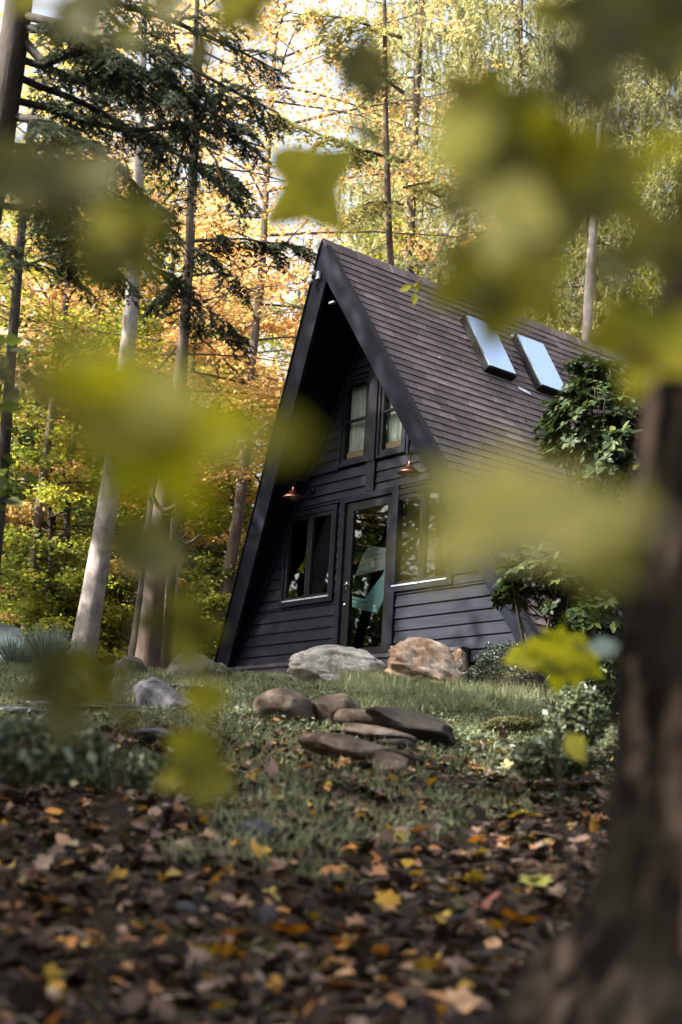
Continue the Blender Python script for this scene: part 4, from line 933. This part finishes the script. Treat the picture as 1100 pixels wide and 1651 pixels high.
def fluffy(name, px, py, d, rx, ry, mat, label, n, size, cat='shrub', fill=.6):
    rg = np.random.RandomState(int(px)); c = at(px, py, d); q = d / FPX; v = unit(rg.normal(size=(n, 3)))
    lob = 1 + .12 * np.array([mnoise.noise(Vector(tuple(a * 3.5))) for a in v]) * 2
    r = (rg.uniform(fill, 1, (n, 1)) ** .5) * lob[:, None]
    P = (v[:, :1] * r * rx * q) * RGT + (v[:, 1:2] * r * ry * q) * UP + (v[:, 2:] * r * rx * q) * FH
    X = unit(v * .7 + rg.normal(size=(n, 3)) * .5 + [0, 0, .4]); V, F = scatter(*LEAF4, P, X, unit(rg.normal(size=(n, 3))), rg.uniform(*size, n))
    e = empty(name, tuple(c), label, cat); link('leaves', mesh('leaves', V, F, mat), e)
    m = MB(); 
    for k in range(40):
        t = v[k] * .85; m.tube([(0, 0, -ry * q * .9), tuple((t[0] * rx * q * RGT + t[1] * ry * q * UP + t[2] * rx * q * FH) * .5), tuple(t[0] * rx * q * RGT + t[1] * ry * q * UP + t[2] * rx * q * FH)], [.006, .005, .002], 4)
    m.build('stems', G['twig'], e); return e
fluffy('boxwood', 818, 1094, 15.0, 64, 56, G['box'], 'small round dark boxwood bush right of the tan boulder', 9000, (.018, .035))
fluffy('moss_cushion', 825, 1168, 11.4, 48, 11, G['moss'], 'ochre green moss cushion below the round bush', 6000, (.012, .025), 'moss')
fluffy('moss_cushion', 640, 1118, 14.5, 26, 8, G['moss'], 'small moss cushion at the foot of the tan boulder', 1500, (.012, .025), 'moss')
fluffy('leafy_plant', 930, 1160, 9.5, 45, 50, G['cover'], 'leafy low plant with pale leaves beside the near trunk', 1500, (.03, .07), 'plant')
fluffy('leafy_plant', 890, 1225, 8.5, 60, 32, G['cover'], 'dark low plant in front of the mossy cushion, left of the near trunk', 2200, (.03, .06), 'plant')
fluffy('leafy_plant', 960, 1110, 12.5, 50, 60, G['rhodo'], 'dull shrub seedling behind the yellow maple seedling', 1500, (.04, .08), 'plant')
fluffy('leafy_plant', 60, 1215, 5.2, 110, 50, G['cover'], 'dark weeds in the left foreground', 900, (.03, .07), 'plant')
fluffy('leafy_plant', 190, 1240, 6.5, 70, 30, G['cover'], 'green weeds at the upper left edge of the litter', 900, (.03, .06), 'plant')
def fountain(px, py, d, h, label, n=260):
    rg = np.random.RandomState(px); P, dd = hit(px, py); P = place(px, d); m = MB(); V_, F_ = [], []
    for i in range(n):
        a = rg.uniform(0, 2 * PI); ln = h * rg.uniform(.6, 1.1); sp = rg.uniform(.15, .75); w = rg.uniform(.006, .013); r0 = rg.uniform(0, .12)
        t = np.linspace(0, 1, 5); o = np.array([math.cos(a), math.sin(a), 0]); n_ = np.array([-math.sin(a), math.cos(a), 0])
        Q = o * r0 + np.outer(t * sp * ln, o) + np.outer(ln * (t - .55 * sp * t ** 2.2), [0, 0, 1])
        ww = w * (1 - t ** 2 * .9); m.add(np.concatenate([Q - n_ * ww[:, None], Q + n_ * ww[:, None]]), np.array([[i_, i_ + 1, i_ + 6, i_ + 5] for i_ in range(4)]))
    o = m.build('ornamental_grass', G['bluegrass']); o.location = tuple(P); tag(o, label, 'grass', 'silvery grass tufts at the left')
fountain(70, 1090, 17.2, .62, 'largest silvery arching grass tuft in front of the slim brown trunk', 420)
fountain(22, 1095, 17.6, .5, 'silvery grass tuft at the left edge below the car'); fountain(112, 1085, 18.2, .45, 'silvery grass tuft left of the pale trunk foot')
# pale blue car standing behind the grass, cut by the left edge
e0 = place(-215, 21.5); e = empty('parked_car', tuple(e0), 'pale blue car mostly outside the left edge behind the silvery grass', 'car'); e.rotation_euler = (0, 0, YAW + .5)
PA = flat('car_paint', (.35, .42, .5), .25, .3, var=.03, b=0)
prof = [(-2.1, .25), (-2.15, .6), (-2.0, .85), (-1.2, .95), (-.6, 1.38), (.6, 1.42), (1.3, 1.0), (2.05, .85), (2.15, .5), (2.1, .25)]
m = MB(); n = len(prof)
for k, w in enumerate((-.85, -.80, .80, .85)): m.V.append(np.array([[x, (w if z < .9 else w * .84), z if abs(w) > .82 else z + .02] for x, z in prof]))
m.n = 4 * n; F = [[a * n + i, a * n + i + 1, (a + 1) * n + i + 1, (a + 1) * n + i] for a in range(3) for i in range(n - 1)]; m.F[4] = [np.array(F)]; m.F[n] = [np.array([list(range(n))]), np.array([list(range(4 * n - 1, 3 * n - 1, -1))])]
m.build('body', PA, e, True)
for sy in (-.87, .87):
    m = MB(); V = [[-1.1, sy, .98], [-.6, sy * .87, 1.33], [.55, sy * .87, 1.36], [1.1, sy, 1.0]]; V = V + [[a, b * .97, c] for a, b, c in V]; m.add(np.array(V), np.array([[0, 1, 2, 3], [4, 5, 6, 7], [0, 1, 5, 4], [2, 3, 7, 6]])); m.build('side_window', BLACK, e)
    for sx in (-1.35, 1.35):
        m = MB(); m.lathe([(0, -.1), (.3, -.1), (.33, -.06), (.33, .06), (.3, .1), (0, .1)], (sx, sy * .95, .33), 'y', 20); w_ = m.build('wheel', BLACK, e, True)
        m = MB(); m.lathe([(0, -.12), (.2, -.11), (.2, .11), (0, .12)], (sx, sy * .95, .33), 'y', 14); m.build('rim', STEEL, w_, True)

# ------------------------------------------------------------------ furrowed trunk close to the camera
pts = [(1250, 1980, 1200), (1215, 1720, 940), (1195, 1620, 790), (1190, 1540, 600), (1185, 1450, 460), (1180, 1350, 395), (1178, 1250, 365), (1180, 1100, 352), (1190, 900, 352), (1212, 740, 345), (1232, 600, 338), (1275, 300, 325), (1330, -60, 310), (1400, -500, 290)]
P = np.array([at(a, b, 2.3) for a, b, w in pts]); R = np.array([w for *_, w in pts]) * 2.3 / FPX / 2
base = P[0].copy(); e = empty('near_tree', tuple(base), 'thick furrowed trunk close by on the right, out of focus', 'tree')
m = rough_tube(P - base, R, 96, .04, 3, 0, ribs=.09); m.build('trunk', G['bark_near'], e, True)
CR = broadleaf(40, 12, 5.2, 4.8, 44, 16000, .13, 1.4, G['green'], G['bark_dark'], trunk=False, top=False)
for nm, me in zip(('branches', 'crown'), CR[1:]): link(nm, me, e)
# ------------------------------------------------------------------ near leaves, out of focus
TMAP, TTUL, TOV = outline_leaf(MAPLE, droop=.2, seed=1), outline_leaf(TULIP, droop=.12, seed=5), outline_leaf(OVAL, droop=.2, seed=6)
def near_plant(name, label, leaves, twigs, cat='branch'):
    b = at(*twigs[0][0]) if twigs else at(*leaves[0][:3]); e = empty(name, tuple(b), label, cat); rg = random.Random(len(leaves))
    m = MB()
    for t in twigs:
        Q = np.array([at(*p) for p in t]) - b; m.tube(Q, np.linspace(.008, .003, len(Q)), 6)
    if twigs: m.build('stem', G['twig'], e, True)
    for (px, py, d, spx, ang, tx, ty, mk, tp) in leaves:
        S = spx * d / FPX; V, F = tp; a = math.radians(ang)
        X = RGT * math.cos(a) + UP * math.sin(a); Y = -RGT * math.sin(a) + UP * math.cos(a); Z = -FWD
        X2 = unit(X * math.cos(tx) + Z * math.sin(tx)); Z2 = unit(Z * math.cos(tx) - X * math.sin(tx)); Y2 = np.cross(Z2, X2)
        Y3 = Y2 * math.cos(ty) + Z2 * math.sin(ty); Z3 = np.cross(X2, Y3)
        W = ((V[:, :1] - .45) * X2 + V[:, 1:2] * Y3 + V[:, 2:] * Z3) * S + at(px, py, d) - b
        mm = MB(); mm.add(W, F); st = ((0 - .45) * X2) * S + at(px, py, d) - b
        mm.tube([st + X2 * S * .02, st - X2 * S * .2 - np.array([0, 0, .05]) * S, st - X2 * S * .42], [.0012, .001, .0012], 4)
        mm.build('leaf', G[mk], e, True)
    return e
g, k, y_ = 'near', 'near_dark', 'near_yellow'
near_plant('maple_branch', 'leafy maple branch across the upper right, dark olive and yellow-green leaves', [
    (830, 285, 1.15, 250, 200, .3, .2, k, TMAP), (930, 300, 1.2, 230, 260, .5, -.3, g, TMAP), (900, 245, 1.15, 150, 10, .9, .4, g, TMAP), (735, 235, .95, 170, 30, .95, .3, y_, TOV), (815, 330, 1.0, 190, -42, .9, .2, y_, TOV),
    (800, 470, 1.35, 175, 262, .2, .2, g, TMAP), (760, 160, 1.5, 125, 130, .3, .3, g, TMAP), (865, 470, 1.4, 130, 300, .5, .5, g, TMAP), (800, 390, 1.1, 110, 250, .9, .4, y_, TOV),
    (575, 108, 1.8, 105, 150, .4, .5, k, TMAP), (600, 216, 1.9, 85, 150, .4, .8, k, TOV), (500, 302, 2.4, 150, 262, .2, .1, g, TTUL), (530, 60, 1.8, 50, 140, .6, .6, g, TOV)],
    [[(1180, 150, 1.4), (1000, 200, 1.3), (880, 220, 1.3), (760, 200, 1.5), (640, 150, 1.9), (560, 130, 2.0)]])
near_plant('maple_branch', 'dark maple leaves filling the top right corner', [
    (1010, 50, 1.1, 210, 230, .2, .3, k, TMAP), (1085, 0, 1.0, 200, 250, .3, -.3, k, TMAP), (930, 130, 1.2, 150, 200, .5, .3, k, TMAP), (1080, 105, 1.2, 130, 10, .9, .4, g, TOV), (1065, 240, 1.0, 120, 0, 1.0, .3, g, TOV),
    (1075, 400, 1.3, 130, 260, .3, .2, k, TMAP), (1040, 560, 1.4, 165, 250, .3, .2, g, TMAP), (1000, 430, 1.4, 90, 280, .3, .5, k, TMAP), (900, 20, 1.5, 120, 180, .6, .3, g, TOV), (1100, 320, 1.2, 90, 90, .8, .3, k, TOV)],
    [[(1200, 300, 1.4), (1130, 200, 1.3), (1060, 120, 1.2), (980, 60, 1.2)], [(1200, 300, 1.4), (1110, 450, 1.4), (1060, 540, 1.5)]])
near_plant('maple_branch', 'bright yellow-green maple leaves hanging over the right of the roof edge', [
    (835, 838, .72, 330, 194, .5, 1.1, y_, TMAP), (930, 822, .8, 180, 200, .6, 1.0, y_, TMAP), (735, 872, .75, 170, 190, .6, .6, y_, TOV), (965, 925, 1.0, 100, 250, .5, .3, g, TMAP), (1010, 865, .9, 110, 240, .4, .3, k, TOV)],
    [[(1250, 820, 1.0), (1100, 850, .9), (980, 850, .8)]])
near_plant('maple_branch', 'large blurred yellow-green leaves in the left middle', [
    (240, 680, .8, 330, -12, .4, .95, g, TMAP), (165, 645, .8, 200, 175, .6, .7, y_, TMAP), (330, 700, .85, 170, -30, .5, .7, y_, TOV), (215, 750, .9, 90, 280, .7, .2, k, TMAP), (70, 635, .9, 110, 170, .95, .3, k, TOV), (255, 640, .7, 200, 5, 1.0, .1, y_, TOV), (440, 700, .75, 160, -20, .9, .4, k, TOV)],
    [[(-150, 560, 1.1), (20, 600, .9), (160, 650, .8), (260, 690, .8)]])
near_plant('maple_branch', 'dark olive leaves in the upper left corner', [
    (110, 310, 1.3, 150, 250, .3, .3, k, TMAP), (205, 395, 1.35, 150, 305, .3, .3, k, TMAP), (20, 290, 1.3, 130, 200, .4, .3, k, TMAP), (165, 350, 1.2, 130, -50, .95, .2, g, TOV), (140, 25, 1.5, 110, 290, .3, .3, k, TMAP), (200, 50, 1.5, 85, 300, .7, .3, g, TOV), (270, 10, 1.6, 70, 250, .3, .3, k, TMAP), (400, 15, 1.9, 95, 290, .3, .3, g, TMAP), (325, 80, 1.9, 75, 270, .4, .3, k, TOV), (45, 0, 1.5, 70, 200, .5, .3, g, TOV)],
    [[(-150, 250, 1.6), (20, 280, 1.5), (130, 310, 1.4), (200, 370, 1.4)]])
near_plant('maple_sapling', 'olive leaves of a sapling low on the left', [
    (245, 895, 1.7, 100, 210, .3, .4, k, TMAP), (200, 880, 1.7, 70, 170, .6, .3, k, TMAP), (310, 1012, 1.6, 115, -10, .8, .3, k, TMAP), (250, 1000, 1.6, 80, 180, .8, .2, k, TOV), (160, 1088, 1.5, 105, 10, .8, .3, k, TMAP), (80, 1110, 1.5, 110, 190, .8, .3, k, TMAP), (335, 1130, 1.8, 62, 280, .2, .2, g, TMAP),
    (310, 1240, 1.8, 110, 200, .5, .2, g, TMAP), (105, 1170, 1.6, 70, 240, .6, .4, k, TMAP), (205, 1155, 1.6, 60, 300, .7, .4, k, TOV)],
    [[(150, 1700, 1.9), (180, 1400, 1.8), (195, 1200, 1.7), (215, 1050, 1.7), (235, 920, 1.7)]], 'sapling')
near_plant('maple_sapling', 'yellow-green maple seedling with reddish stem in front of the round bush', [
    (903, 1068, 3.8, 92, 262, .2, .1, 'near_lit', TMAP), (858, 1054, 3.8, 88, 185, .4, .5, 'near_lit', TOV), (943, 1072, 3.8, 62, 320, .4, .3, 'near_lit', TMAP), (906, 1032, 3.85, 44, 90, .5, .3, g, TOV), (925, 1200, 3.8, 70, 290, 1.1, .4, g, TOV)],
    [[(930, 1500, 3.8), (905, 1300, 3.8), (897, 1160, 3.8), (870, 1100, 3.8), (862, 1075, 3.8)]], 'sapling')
near_plant('leafy_twig', 'single pale blue-green leaf held up right of the maple seedling', [(970, 1044, 2.9, 62, 5, .9, .3, 'near_pale', TOV)], [[(1010, 1200, 2.9), (1000, 1100, 2.9), (995, 1050, 2.9)]], 'twig') if 'near_pale' in G else None
near_plant('leafy_twig', 'twig with three tiny yellow leaves in front of the roof', [(655, 464, 8, 20, 200, .2, .3, g, TOV), (673, 463, 8, 18, 60, .3, .3, g, TOV), (668, 480, 8, 20, 265, .3, .3, g, TOV)], [[(760, 300, 8), (700, 420, 8), (666, 468, 8)]], 'twig')
